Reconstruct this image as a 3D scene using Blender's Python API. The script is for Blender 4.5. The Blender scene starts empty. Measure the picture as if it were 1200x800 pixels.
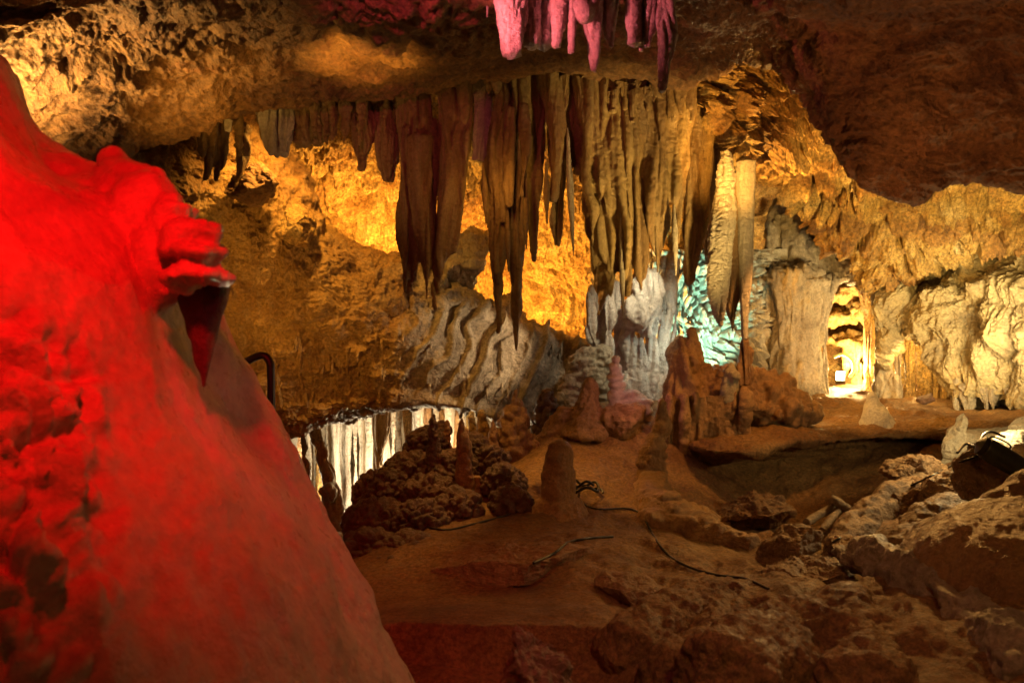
import bpy, math, random
import numpy as np
from mathutils import Vector
from mathutils.bvhtree import BVHTree

random.seed(7)
rng = np.random.default_rng(7)
scene = bpy.context.scene
COL = scene.collection
CZ = 2.2                                  # camera height above the datum

def P(px, py, d):                         # a point seen at px,py (1200x800 frame) d metres ahead
    return np.array([(px - 600) / 1000 * d, d, CZ + (400 - py) / 1000 * d])

# ------------------------------------------------------------------ noise
def _h(ix, iy, iz, s):
    h = (ix.astype(np.int64) * 374761393 + iy.astype(np.int64) * 668265263 + iz.astype(np.int64) * 2147483647 + s * 1274126177) & 0xffffffff
    h = ((h ^ (h >> 13)) * 1274126177) & 0xffffffff
    h = ((h ^ (h >> 16)) * 2246822519) & 0xffffffff
    return ((h ^ (h >> 15)) & 0xffffff).astype(np.float32) / np.float32(0xffffff)

def vnoise(p, s=0):
    i = np.floor(p); f = (p - i).astype(np.float32); i = i.astype(np.int64)
    u = f * f * f * (f * (f * 6 - 15) + 10)
    x0, y0, z0 = i[:, 0], i[:, 1], i[:, 2]
    def L(a, b, t): return a + (b - a) * t
    r = []
    for dz in (0, 1):
        a = L(_h(x0, y0, z0 + dz, s), _h(x0 + 1, y0, z0 + dz, s), u[:, 0])
        b = L(_h(x0, y0 + 1, z0 + dz, s), _h(x0 + 1, y0 + 1, z0 + dz, s), u[:, 0])
        r.append(L(a, b, u[:, 1]))
    return L(r[0], r[1], u[:, 2]) * 2 - 1

def sstep(x): x = np.clip(x, 0, 1); return x * x * (3 - 2 * x)

def fbm(p, o=4, s=0, g=.5):
    t = np.zeros(len(p), np.float32); a = 1.; n = 0.
    for k in range(o):
        t += a * vnoise(p * (2.03 ** k) + 7.3 * k, s + k); n += a; a *= g
    return t / n * 1.5

def ridged(p, o=4, s=0, g=.55):
    t = np.zeros(len(p), np.float32); a = 1.; n = 0.
    for k in range(o):
        t += a * (1 - 2.6 * np.abs(vnoise(p * (2.03 ** k) + 3.1 * k, s + k))); n += a; a *= g
    return t / n

def worley(p, s=0, second=False):
    i = np.floor(p).astype(np.int64); f = p - i
    b1 = np.full(len(p), 9., np.float32); b2 = b1.copy()
    for dx in (-1, 0, 1):
        for dy in (-1, 0, 1):
            for dz in (-1, 0, 1):
                c = i + np.array([dx, dy, dz])
                o = np.stack([_h(c[:, 0], c[:, 1], c[:, 2], s + q) for q in (11, 23, 37)], 1)
                v = (np.array([dx, dy, dz]) + o - f).astype(np.float32)
                d = np.sqrt((v * v).sum(1))
                b2 = np.minimum(b2, np.maximum(d, b1)); b1 = np.minimum(b1, d)
    return b2 - b1 if second else b1

def disp(p, comps, seed=0, warp=.0):
    out = np.zeros(len(p), np.float32)
    if warp:
        w = np.stack([fbm(p * 1.7 + 31 * k, 2, seed + 50 + k) for k in range(3)], 1)
        p = p + w * warp
    for j, (kind, amp, fr) in enumerate(comps):
        q = p * np.asarray(fr, float) + 13.7 * (j + 1)
        s = seed * 17 + j * 5
        if kind == 'fbm': v = fbm(q, 4, s)
        elif kind == 'rk': v = .7 * fbm(q, 8, s, .62) + .45 * ridged(q * 1.7, 7, s + 60, .6)
        elif kind == 'rid': v = ridged(q, 4, s)
        elif kind == 'cusp': v = np.abs(vnoise(q, s)) * 3 - 1         # rounded swellings, sharp creases
        elif kind == 'cell': v = .55 - worley(q, s)
        elif kind == 'pop': v = np.sqrt(np.clip(.55 - worley(q, s) ** 2, 0, 1)) * 1.3 - .5
        elif kind == 'crack': v = np.clip(worley(q, s, True) * 3.5, 0, 1) - .8
        elif kind == 'plate': v = np.floor((fbm(q, 3, s) + 1) * 4) / 4 - 1
        elif kind == 'band': v = np.sin(q[:, 2] + 2.2 * vnoise(p * 9, s))
        out += amp * v
    return out

# ------------------------------------------------------------------ meshes
def new_mesh(name, V, F):
    me = bpy.data.meshes.new(name)
    V = np.asarray(V, np.float32); F = np.asarray(F, np.int32)
    n, k = F.shape
    me.vertices.add(len(V)); me.vertices.foreach_set('co', V.ravel())
    me.loops.add(n * k); me.loops.foreach_set('vertex_index', F.ravel())
    me.polygons.add(n); me.polygons.foreach_set('loop_start', np.arange(0, n * k, k, dtype=np.int32))
    me.update(calc_edges=True); me.validate()
    me.polygons.foreach_set('use_smooth', np.ones(n, bool))
    return me

def coords(me):
    a = np.empty(len(me.vertices) * 3, np.float32); me.vertices.foreach_get('co', a); return a.reshape(-1, 3)
def normals(me):
    a = np.empty(len(me.vertices) * 3, np.float32); me.vertex_normals.foreach_get('vector', a); return a.reshape(-1, 3)

def cr(C, n):                              # Catmull-Rom along axis 0 by index
    C = np.asarray(C, float); m = len(C)
    if m == 2:
        t = np.linspace(0, 1, n).reshape((-1,) + (1,) * (C.ndim - 1)); return C[0] + (C[1] - C[0]) * t
    E = np.concatenate([[2 * C[0] - C[1]], C, [2 * C[-1] - C[-2]]])
    t = np.linspace(0, m - 1, n); i = np.minimum(t.astype(int), m - 2)
    f = (t - i).reshape((-1,) + (1,) * (C.ndim - 1))
    a, b, c, d = E[i], E[i + 1], E[i + 2], E[i + 3]
    return .5 * (2 * b + (c - a) * f + (2 * a - 5 * b + 4 * c - d) * f * f + (3 * b - a - 3 * c + d) * f ** 3)

def gridfaces(nu, nv, wrap=False):
    a = np.arange(nu * nv).reshape(nv, nu)
    if wrap: a = np.concatenate([a, a[:, :1]], 1)
    return np.stack([a[:-1, :-1], a[:-1, 1:], a[1:, 1:], a[1:, :-1]], -1).reshape(-1, 4)

def loft(rows, nu, nv):
    R = np.array([[P(*q) if len(q) == 3 else np.array(q[:3]) for q in r] for r in rows])
    R = cr(R, nv)                           # nv x stations
    R = cr(R.transpose(1, 0, 2), nu).transpose(1, 0, 2)
    return R.reshape(-1, 3), gridfaces(nu, nv)

def tube(pts, rad, n=20, m=None, flat=1.0, world=False):
    Q = np.array(pts if world else [P(*q) for q in pts], float)
    m = m or max(6, 6 * len(Q))
    Q = cr(Q, m); r = np.clip(cr(np.array(rad, float).reshape(-1, 1), m)[:, 0], .0015, None)
    T = np.gradient(Q, axis=0); T /= np.linalg.norm(T, axis=1, keepdims=True) + 1e-9
    ref = np.array([0, 1., 0]) if abs(T[:, 1]).mean() < .8 else np.array([0, 0, 1.])
    A = np.cross(T, ref); A /= np.linalg.norm(A, axis=1, keepdims=True) + 1e-9
    B = np.cross(T, A)
    th = np.linspace(0, 2 * math.pi, n, endpoint=False)
    V = Q[:, None] + r[:, None, None] * (np.cos(th)[None, :, None] * A[:, None] + flat * np.sin(th)[None, :, None] * B[:, None])
    V = V.reshape(-1, 3)
    F = gridfaces(n, m, True)
    c0, c1 = len(V), len(V) + 1
    V = np.concatenate([V, Q[:1] - T[:1] * r[0] * .5, Q[-1:] + T[-1:] * r[-1] * .5])
    i = np.arange(n); j = (i + 1) % n; b = (m - 1) * n
    caps = np.concatenate([np.stack([j, i, np.full(n, c0), np.full(n, c0)], 1), np.stack([b + i, b + j, np.full(n, c1), np.full(n, c1)], 1)])
    return V, F, caps

def blob(c, r, n=24):
    c = P(*c) if not isinstance(c, np.ndarray) else c
    r = np.array([r] * 3 if np.isscalar(r) else r, float)
    ph = np.linspace(0.02, math.pi - .02, n); th = np.linspace(0, 2 * math.pi, n * 2, endpoint=False)
    V = np.stack([np.sin(ph)[:, None] * np.cos(th), np.sin(ph)[:, None] * np.sin(th), np.cos(ph)[:, None] * np.ones_like(th)], -1).reshape(-1, 3)
    V = V * r + c; F = gridfaces(2 * n, n, True)
    k = 2 * n; i = np.arange(k); j = (i + 1) % k; b = (n - 1) * k; c0, c1 = len(V), len(V) + 1
    V = np.concatenate([V, [c + [0, 0, r[2]]], [c - [0, 0, r[2]]]])
    caps = np.concatenate([np.stack([j, i, np.full(k, c0), np.full(k, c0)], 1), np.stack([b + i, b + j, np.full(k, c1), np.full(k, c1)], 1)])
    return V, F, caps

def merge(pieces):
    Vs, faces, o = [], [], 0
    for pc in pieces:
        Vs.append(pc[0])
        for F in pc[1:]:
            faces.append(F + o)
        o += len(pc[0])
    Vs = np.concatenate(Vs)
    polys = []
    for F in faces:
        for f in F.tolist():
            polys.append(f[:3] if f[2] == f[3] else f)
    me = bpy.data.meshes.new('raw'); me.from_pydata(Vs.tolist(), [], polys); me.update()
    return me

def grow(pieces, voxel, smooth=3):
    me = merge(pieces)
    ob = bpy.data.objects.new('raw', me); COL.objects.link(ob)
    md = ob.modifiers.new('r', 'REMESH'); md.mode = 'VOXEL'; md.voxel_size = voxel
    if smooth:
        sm = ob.modifiers.new('s', 'SMOOTH'); sm.factor = .5; sm.iterations = smooth
    out = bpy.data.meshes.new_from_object(ob.evaluated_get(bpy.context.evaluated_depsgraph_get()))
    bpy.data.objects.remove(ob); bpy.data.meshes.remove(me)
    out.polygons.foreach_set('use_smooth', np.ones(len(out.polygons), bool))
    return out

SEED = [0]
def push(me, comps, warp=.05, seed=None, mask=None):
    SEED[0] += 1
    V = coords(me); N = normals(me)
    d = disp(V.astype(float), comps, SEED[0] if seed is None else seed, warp)
    if mask is not None: d = d * mask(V)
    V = V + N * d[:, None]
    me.vertices.foreach_set('co', V.astype(np.float32).ravel()); me.update()
    return me

def tag(o, label=None, cat=None, group=None, kind=None):
    if label: o['label'] = label
    if cat: o['category'] = cat
    if group: o['group'] = group
    if kind: o['kind'] = kind
    return o

def place(name, me, mat, parent=None, hang=False, org=None):
    V = coords(me)
    lo, hi = V.min(0), V.max(0)
    if parent is not None: o0 = np.array(parent.location)
    elif org is not None: o0 = np.array(org)
    else: o0 = np.array([(lo[0] + hi[0]) / 2, (lo[1] + hi[1]) / 2, hi[2] if hang else lo[2]])
    me.vertices.foreach_set('co', (V - o0).astype(np.float32).ravel()); me.update()
    me.name = name
    me.materials.clear(); me.materials.append(mat)
    ob = bpy.data.objects.new(name, me); COL.objects.link(ob)
    if parent is not None: ob.parent = parent
    else: ob.location = o0
    return ob

def empty(name, loc, label, cat, group=None):
    o = bpy.data.objects.new(name, None); COL.objects.link(o); o.location = loc; o.empty_display_size = .1
    return tag(o, label, cat, group)

def sheet(name, rows, nu, nv, comps, mat, warp=.06, facing=None, kind='structure', mask=None, extra=None):
    V, F = loft(rows, nu, nv)
    me = new_mesh(name, V, F)
    N = normals(me); C = np.array([0, 0, CZ]) if facing is None else np.array(facing)
    if ((C - coords(me)) * N).sum(1).mean() < 0: me.flip_normals(); me.update()
    if extra is not None:
        V = coords(me); me.vertices.foreach_set('co', (V + normals(me) * extra(V)[:, None]).astype(np.float32).ravel()); me.update()
    push(me, comps, warp, mask=mask)
    BV.append(bvh(me))
    ob = place(name, me, mat, org=(0, 0, 0))
    if kind: ob['kind'] = kind
    return ob

def bvh(me):
    V = coords(me); me.calc_loop_triangles()
    T = np.empty(len(me.loop_triangles) * 3, np.int32); me.loop_triangles.foreach_get('vertices', T)
    return BVHTree.FromPolygons(V.tolist(), T.reshape(-1, 3).tolist())
BV = []
def hit(px, py, trees=None, default=8.):
    o = Vector((0, 0, CZ)); d = Vector(P(px, py, 1.) - np.array([0, 0, CZ])).normalized(); best = None
    for t in (trees or BV):
        r = t.ray_cast(o, d)
        if r[0] is not None and (best is None or r[3] < best[1]): best = (r[0], r[3], r[1])
    if best is None: return np.array(P(px, py, default)), np.array([0, -1., 0])
    return np.array(best[0]), np.array(best[2])

# ------------------------------------------------------------------ materials
def ramp(nt, fac, stops):
    r = nt.nodes.new('ShaderNodeValToRGB'); e = r.color_ramp.elements
    e[0].position, e[0].color = stops[0][0], (*stops[0][1], 1); e[1].position, e[1].color = stops[-1][0], (*stops[-1][1], 1)
    for p, c in stops[1:-1]:
        q = e.new(p); q.color = (*c, 1)
    nt.links.new(fac, r.inputs[0]); return r.outputs[0]

def rock(name, cols, scale=2.0, rough=(.35, .75), bump=.5, fine=45., streak=0., streak_col=(.5, .4, .3), spec=.5, speck=.25, vert=1., sss=0., alt=None):
    m = bpy.data.materials.new(name); m.use_nodes = True; nt = m.node_tree; N = nt.nodes; L = nt.links
    b = N['Principled BSDF']
    geo = N.new('ShaderNodeNewGeometry')
    def noise(sc, det=8, rg=.6, vec=None, dist=0.):
        n = N.new('ShaderNodeTexNoise'); n.inputs['Scale'].default_value = sc; n.inputs['Detail'].default_value = det
        n.inputs['Roughness'].default_value = rg; n.inputs['Distortion'].default_value = dist
        L.new(vec or geo.outputs['Position'], n.inputs['Vector']); return n.outputs['Fac']
    mp = N.new('ShaderNodeMapping'); mp.inputs['Scale'].default_value = (1, 1, vert); L.new(geo.outputs['Position'], mp.inputs['Vector'])
    k = len(cols)
    col = ramp(nt, noise(scale, 9, .65, mp.outputs[0], .6), [(.28 + .44 * i / (k - 1), c) for i, c in enumerate(cols)])
    def mix(a, bb, fac, mode='MIX'):
        x = N.new('ShaderNodeMix'); x.data_type = 'RGBA'; x.blend_type = mode
        if isinstance(fac, float): x.inputs[0].default_value = fac
        else: L.new(fac, x.inputs[0])
        L.new(a, x.inputs[6])
        if isinstance(bb, tuple): x.inputs[7].default_value = (*bb, 1)
        else: L.new(bb, x.inputs[7])
        return x.outputs[2]
    if streak:
        ms = N.new('ShaderNodeMapping'); ms.inputs['Scale'].default_value = (1, 1, .07); L.new(geo.outputs['Position'], ms.inputs['Vector'])
        sf = ramp(nt, noise(16, 6, .6, ms.outputs[0], .3), [(.48, (0, 0, 0)), (.68, (streak,) * 3)])
        col = mix(col, streak_col, sf)
    if alt:                                  # calcite coated half: (x0, x1, colour a, colour b)
        sep = N.new('ShaderNodeSeparateXYZ'); L.new(geo.outputs['Position'], sep.inputs[0])
        ad = N.new('ShaderNodeMath'); ad.operation = 'MULTIPLY_ADD'; L.new(noise(2.2, 6), ad.inputs[0]); ad.inputs[1].default_value = 1.6; L.new(sep.outputs[0], ad.inputs[2])
        mr = N.new('ShaderNodeMapRange'); L.new(ad.outputs[0], mr.inputs[0]); mr.inputs[1].default_value = alt[0]; mr.inputs[2].default_value = alt[1]
        col = mix(col, ramp(nt, noise(4, 8), [(.35, alt[2]), (.65, alt[3])]), mr.outputs[0])
    sp = ramp(nt, noise(fine * .8, 5, .7), [(.3, (max(.1, 1 - speck * 2.2),) * 3), (.7, (1.,) * 3)])
    col = mix(col, sp, 1.0, 'MULTIPLY')
    L.new(col, b.inputs['Base Color'])
    rr = N.new('ShaderNodeMapRange'); L.new(noise(scale * 5, 5), rr.inputs[0]); rr.inputs[1].default_value = .3; rr.inputs[2].default_value = .7
    rr.inputs[3].default_value, rr.inputs[4].default_value = rough; L.new(rr.outputs[0], b.inputs['Roughness'])
    b.inputs['Specular IOR Level'].default_value = spec
    if sss:
        b.inputs['Subsurface Weight'].default_value = sss; b.inputs['Subsurface Radius'].default_value = (1, .6, .3); b.inputs['Subsurface Scale'].default_value = .03
    b1 = N.new('ShaderNodeBump'); b1.inputs['Strength'].default_value = min(1., bump * 1.6); b1.inputs['Distance'].default_value = .05
    L.new(noise(fine * .35, 9, .68), b1.inputs['Height'])
    b2 = N.new('ShaderNodeBump'); b2.inputs['Strength'].default_value = min(1., bump * 1.5); b2.inputs['Distance'].default_value = .012
    L.new(noise(fine * 1.6, 6, .7), b2.inputs['Height']); L.new(b1.outputs[0], b2.inputs['Normal'])
    L.new(b2.outputs[0], b.inputs['Normal'])
    return m

def plain(name, col, rough=.5, metal=0., emit=None, es=0.):
    m = bpy.data.materials.new(name); m.use_nodes = True; nt = m.node_tree; b = nt.nodes['Principled BSDF']
    n = nt.nodes.new('ShaderNodeTexNoise'); n.inputs['Scale'].default_value = 30; n.inputs['Detail'].default_value = 6
    g = nt.nodes.new('ShaderNodeNewGeometry'); nt.links.new(g.outputs['Position'], n.inputs['Vector'])
    c = ramp(nt, n.outputs['Fac'], [(.3, tuple(x * .6 for x in col)), (.7, tuple(min(1, x * 1.2) for x in col))])
    nt.links.new(c, b.inputs['Base Color'])
    b.inputs['Roughness'].default_value = rough; b.inputs['Metallic'].default_value = metal
    if emit: b.inputs['Emission Color'].default_value = (*emit, 1); b.inputs['Emission Strength'].default_value = es
    return m

M = dict(
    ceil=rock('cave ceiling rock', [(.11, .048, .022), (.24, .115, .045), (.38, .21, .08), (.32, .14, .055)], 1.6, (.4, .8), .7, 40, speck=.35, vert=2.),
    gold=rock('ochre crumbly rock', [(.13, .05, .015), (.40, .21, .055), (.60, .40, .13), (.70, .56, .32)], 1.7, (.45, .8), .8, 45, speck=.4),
    wall=rock('brown hanging rock', [(.17, .08, .028), (.36, .20, .065), (.50, .31, .10), (.42, .27, .12)], 1.7, (.35, .7), .7, 45, .35, (.50, .40, .28), speck=.3, alt=(-.45, .1, (.30, .25, .195), (.60, .53, .43))),
    grey=rock('grey limestone', [(.17, .13, .095), (.34, .28, .215), (.47, .40, .31), (.44, .33, .17)], 2.6, (.3, .65), .7, 45, .4, (.55, .48, .38)),
    rwall=rock('yellowed limestone', [(.20, .15, .10), (.40, .32, .19), (.52, .43, .25), (.44, .31, .13)], 2.4, (.3, .65), .8, 48, .45, (.50, .42, .28)),
    shaft=rock('brown stalactite calcite', [(.13, .065, .025), (.30, .19, .075), (.50, .37, .16)], 2.4, (.3, .6), .45, 55, .45, (.46, .36, .22), speck=.2, vert=.3),
    pale=rock('pale calcite', [(.42, .36, .28), (.58, .52, .43), (.70, .65, .56)], 2.5, (.25, .6), .55, 60, .3, (.75, .7, .6), speck=.2, vert=.4),
    white=rock('white crystalline calcite', [(.55, .5, .42), (.72, .68, .6), (.8, .77, .7)], 3, (.25, .55), .6, 70, .3, (.55, .33, .15), speck=.2, vert=.4),
    pink=rock('translucent calcite', [(.42, .32, .29), (.66, .55, .50), (.78, .68, .62)], 7, (.12, .4), .55, 55, .2, (.5, .35, .3), speck=.15, vert=.5, sss=.15),
    red=rock('smooth wet flowstone', [(.34, .24, .17), (.52, .40, .29), (.62, .48, .35)], 2.6, (.2, .45), .28, 40, .3, (.36, .24, .15), speck=.15),
    orange=rock('rusty flowstone', [(.18, .085, .038), (.34, .19, .08), (.48, .30, .135)], 2.4, (.25, .6), .55, 50, .3, (.5, .3, .16)),
    floor=rock('muddy cave floor', [(.14, .055, .02), (.28, .135, .045), (.42, .24, .085), (.34, .17, .075)], 1.3, (.45, .85), .8, 55, speck=.34),
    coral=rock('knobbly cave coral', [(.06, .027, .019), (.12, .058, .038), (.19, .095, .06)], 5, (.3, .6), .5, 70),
    boulder=rock('broken rock', [(.20, .11, .055), (.34, .21, .10), (.42, .28, .15)], 3, (.4, .8), .8, 45),
    chalk=rock('freshly broken pale rock', [(.34, .27, .18), (.48, .41, .29), (.58, .52, .4)], 5, (.5, .8), .7, 60),
    black=plain('black rubber', (.012, .011, .01), .45), metal=plain('dark painted metal', (.02, .018, .016), .35, .4),
    green=plain('dark green painted metal', (.025, .035, .012), .4), hose=plain('pale green hose', (.5, .6, .32), .4),
    wood=rock('weathered wood', [(.18, .12, .07), (.28, .2, .12), (.34, .26, .17)], 6, (.6, .9), .5, 50),
    lens=plain('lit lamp glass', (.9, .85, .7), .2, 0, (1, .86, .58), 30.),
)

# ------------------------------------------------------------------ the shell of the cave
def ceiling():
    X = [-200, 0, 110, 215, 330, 480, 640, 800, 880, 940, 1000, 1070, 1130, 1250, 1450]
    top = [P(x, -60, 4.) for x in X]
    near = [(p[0] * 1.1, .2, CZ + 2.3, 0) for p in top]; near0 = [(p[0] * 1.1, -2., CZ + 2.4, 0) for p in top]
    r1 = [(x, -60, 3.6 if x > 930 else 4.) for x in X]
    r2 = list(zip(X, [60, 40] + [30] * 13, [4.2, 4.4, 4.6, 4.8, 5, 5, 5, 5, 4.9, 4.5, 4.3, 4.2, 4.2, 4.1, 4.1]))
    r3 = list(zip(X, [140, 110, 125, 110, 92, 75, 62, 70, 46, 75, 130, 155, 140, 150, 160], [4.6, 4.9, 5.2, 5.5, 5.8, 5.9, 5.9, 5.8, 5.6, 4.9, 4.7, 4.6, 4.6, 4.5, 4.5]))
    r4 = list(zip(X, [230, 182, 192, 163, 125, 101, 84, 96, 60, 118, 208, 233, 212, 245, 250], [5, 5.2, 5.6, 6, 6.3, 6.4, 6.4, 6.3, 6.1, 5.4, 5, 4.9, 4.9, 4.8, 4.8]))
    r5 = [(x, y - (20 if x < 900 else 45), d + (.35 if x < 900 else .5)) for x, y, d in r4]
    r6 = [(x, y - (50 if x < 900 else 130), d + (1.0 if x < 900 else 1.3)) for x, y, d in r4]
    return sheet('cave_ceiling', [near0, near, r1, r2, r3, r4, r5, r6], 900, 520,
                 [('fbm', .09, (1.2, 1.0, 1.2)), ('rk', .075, (1.5, 2.6, 5)), ('rid', .030, (5, 9, 15)), ('rid', .014, (15, 24, 40)), ('crack', .045, (1.9, 3.2, 6))], M['ceil'], .10, mask=lambda V: 1 - .35 * sstep((V[:, 0] / V[:, 1] - .30) / .06))
ceiling()

# slope behind the stalactites, lit gold from below
sx = [280, 380, 460, 540, 620, 700, 800, 860]
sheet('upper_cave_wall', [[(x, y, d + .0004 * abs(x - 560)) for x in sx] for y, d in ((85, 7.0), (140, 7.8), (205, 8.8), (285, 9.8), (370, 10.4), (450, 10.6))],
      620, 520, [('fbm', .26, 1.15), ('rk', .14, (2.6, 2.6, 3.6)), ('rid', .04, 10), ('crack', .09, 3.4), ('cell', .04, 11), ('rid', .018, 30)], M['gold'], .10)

def folds(V):            # the draped folds on the right half of the hanging rock
    q = V.astype(float)
    u = V[:, 0] * 1.0 + .42 * (CZ - .1 - V[:, 2]) + .16 * fbm(q * np.array([1.4, 0, 1.8]), 3, 77) + .03 * fbm(q * 6, 3, 78)
    t = u / .21; k = np.floor(t); f = t - k
    a = .35 + .65 * ((np.sin(k * 12.9898) * 43758.5453) % 1)
    crest = np.exp(-((f - .5) / .085) ** 2) + .35 * np.exp(-((f - .5) / .25) ** 2) + .3 * f
    fade = sstep((V[:, 0] + 1.25) / .45) * sstep((CZ + .45 - V[:, 2]) / .15) * np.clip(.75 + .6 * fbm(q * 2.3, 3, 79), .1, 1)
    return (.080 * a * crest * fade).astype(np.float32)
# rock hanging low on the left with grey draperies on its right half
hx = [0, 160, 230, 288, 336, 400, 470, 540, 606, 690, 745]
def hrow(ys, ds): return list(zip(hx, ys, ds))
HANG = sheet('hanging_cave_wall', [
    hrow([150, 150, 140, 125, 165, 272, 303, 333, 370, 398, 402], [6.5, 6.8, 7.0, 7.3, 7.9, 8.5, 8.7, 8.9, 9.0, 9.1, 9.2]),
    hrow([190, 185, 185, 190, 215, 283, 313, 345, 380, 405, 410], [6.4, 6.7, 7.1, 7.5, 7.75, 8.0, 8.2, 8.4, 8.5, 8.6, 8.8]),
    hrow([270, 270, 262, 272, 285, 325, 350, 385, 412, 425, 430], [6.6, 7., 7.3, 7.55, 7.7, 7.9, 8.05, 8.3, 8.4, 8.55, 8.7]),
    hrow([350, 350, 345, 345, 352, 380, 400, 425, 445, 450, 452], [7., 7.3, 7.6, 7.75, 7.8, 7.9, 8., 8.2, 8.35, 8.5, 8.6]),
    hrow([400, 400, 400, 408, 432, 442, 445, 462, 476, 476, 476], [7.4, 7.7, 8, 8.1, 8.1, 8.15, 8.15, 8.2, 8.35, 8.5, 8.6]),
    hrow([432, 432, 428, 432, 500, 490, 478, 480, 502, 502, 502], [8., 8.2, 8.4, 8.4, 8.3, 8.3, 8.3, 8.25, 8.4, 8.5, 8.6]),
    hrow([428, 428, 424, 430, 490, 482, 470, 472, 492, 492, 492], [9.2, 9.3, 9.4, 9.5, 9.4, 9.5, 9.5, 9.5, 9.6, 9.6, 9.6]),
    hrow([440, 440, 440, 440, 470, 470, 462, 462, 470, 470, 470], [12.5] * 11)],
    720, 620, [('fbm', .09, 1.6), ('rk', .085, 3.), ('crack', .035, 3.2), ('cell', .018, 14), ('rid', .010, 28)], M['wall'], .05, extra=folds, mask=lambda V: 1 - .78 * sstep((V[:, 0] + 1.2) / .4) * sstep((CZ + .4 - V[:, 2]) / .2))
BH = BV[-1]

# ochre slope on the right
gx = [(800, 60, 6.6), (870, 30, 6.9), (935, 60, 7.0), (1000, 130, 7.0), (1070, 170, 7.0), (1150, 180, 6.8), (1230, 180, 6.5), (1400, 180, 6.2)]
g1 = [(812, 95, 6.75), (880, 120, 7.3), (945, 175, 7.8), (1005, 225, 8.2), (1070, 245, 8.2), (1140, 245, 8.), (1220, 245, 7.6), (1400, 240, 7.)]
g2 = [(825, 130, 7.0), (885, 188, 7.8), (945, 248, 8.8), (1000, 300, 9.4), (1045, 330, 9.5), (1110, 305, 9.0), (1200, 288, 8.4), (1400, 280, 7.6)]
g3 = [(x, y - 12, d + .6) for x, y, d in g2]; g4 = [(x, y - 60, d + 1.8) for x, y, d in g2]
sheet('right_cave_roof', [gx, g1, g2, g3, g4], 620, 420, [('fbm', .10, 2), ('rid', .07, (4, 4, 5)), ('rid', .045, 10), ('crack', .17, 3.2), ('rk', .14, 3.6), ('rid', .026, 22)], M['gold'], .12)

# right wall
wx = [1030, 1052, 1076, 1100, 1130, 1165, 1200, 1320]
def wrow(ys, ds): return list(zip(wx, ys, ds))
sheet('right_cave_wall', [
    wrow([300, 300, 305, 310, 312, 292, 272, 250], [10.1, 10, 9.9, 9.7, 9.5, 9.2, 8.9, 8.2]),
    wrow([330, 332, 340, 350, 346, 326, 306, 285], [9.8, 9.6, 9.4, 9.1, 8.9, 8.6, 8.3, 7.6]),
    wrow([365, 362, 370, 385, 390, 380, 375, 370], [9.7, 9.5, 9.3, 9.0, 8.8, 8.5, 8.2, 7.5]),
    wrow([398, 380, 386, 404, 428, 435, 440, 440], [9.75, 9.55, 9.35, 9.05, 8.8, 8.55, 8.25, 7.55]),
    wrow([430, 388, 397, 428, 470, 474, 476, 480], [9.85, 9.65, 9.45, 9.15, 8.9, 8.65, 8.35, 7.6]),
    wrow([428, 382, 392, 422, 464, 468, 470, 474], [10.4, 10.2, 10, 9.8, 9.6, 9.4, 9.1, 8.4])],
    460, 420, [('fbm', .13, 2.2), ('rid', .045, (4.5, 4.5, 2.2)), ('cusp', .045, (5, 5, 1.8)), ('rk', .075, 3.2), ('rid', .014, 28)], M['rwall'], .12)

# the far walls: recess behind the columns, the teal wall, the lit grotto on the left
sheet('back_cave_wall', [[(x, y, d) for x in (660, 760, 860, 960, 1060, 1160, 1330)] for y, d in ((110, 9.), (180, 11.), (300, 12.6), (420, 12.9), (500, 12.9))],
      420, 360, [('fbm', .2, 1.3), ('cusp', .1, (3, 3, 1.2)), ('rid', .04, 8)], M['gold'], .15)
sheet('teal_lit_wall', [[(x, y, d) for x, d in ((760, 9.75), (800, 9.65), (840, 9.7), (880, 9.8), (915, 10.2))] for y, d in ((292, 10.6), (305, 9.6), (370, 9.6), (430, 9.65), (490, 9.5))],
      300, 300, [('fbm', .1, 2.4), ('crack', .13, (8.5, 8.5, 6)), ('rid', .07, (8, 8, 5)), ('rid', .03, 20)], M['white'], .22)
sheet('grotto_wall', [[(x, y, 12.7 + .3 * math.sin(x * .02)) for x in (150, 250, 350, 450, 550, 650)] for y in (420, 480, 540, 600, 680)],
      360, 260, [('fbm', .12, 1.6), ('cusp', .08, (6, 6, .6)), ('rid', .03, 10)], M['pale'], .1)

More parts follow.
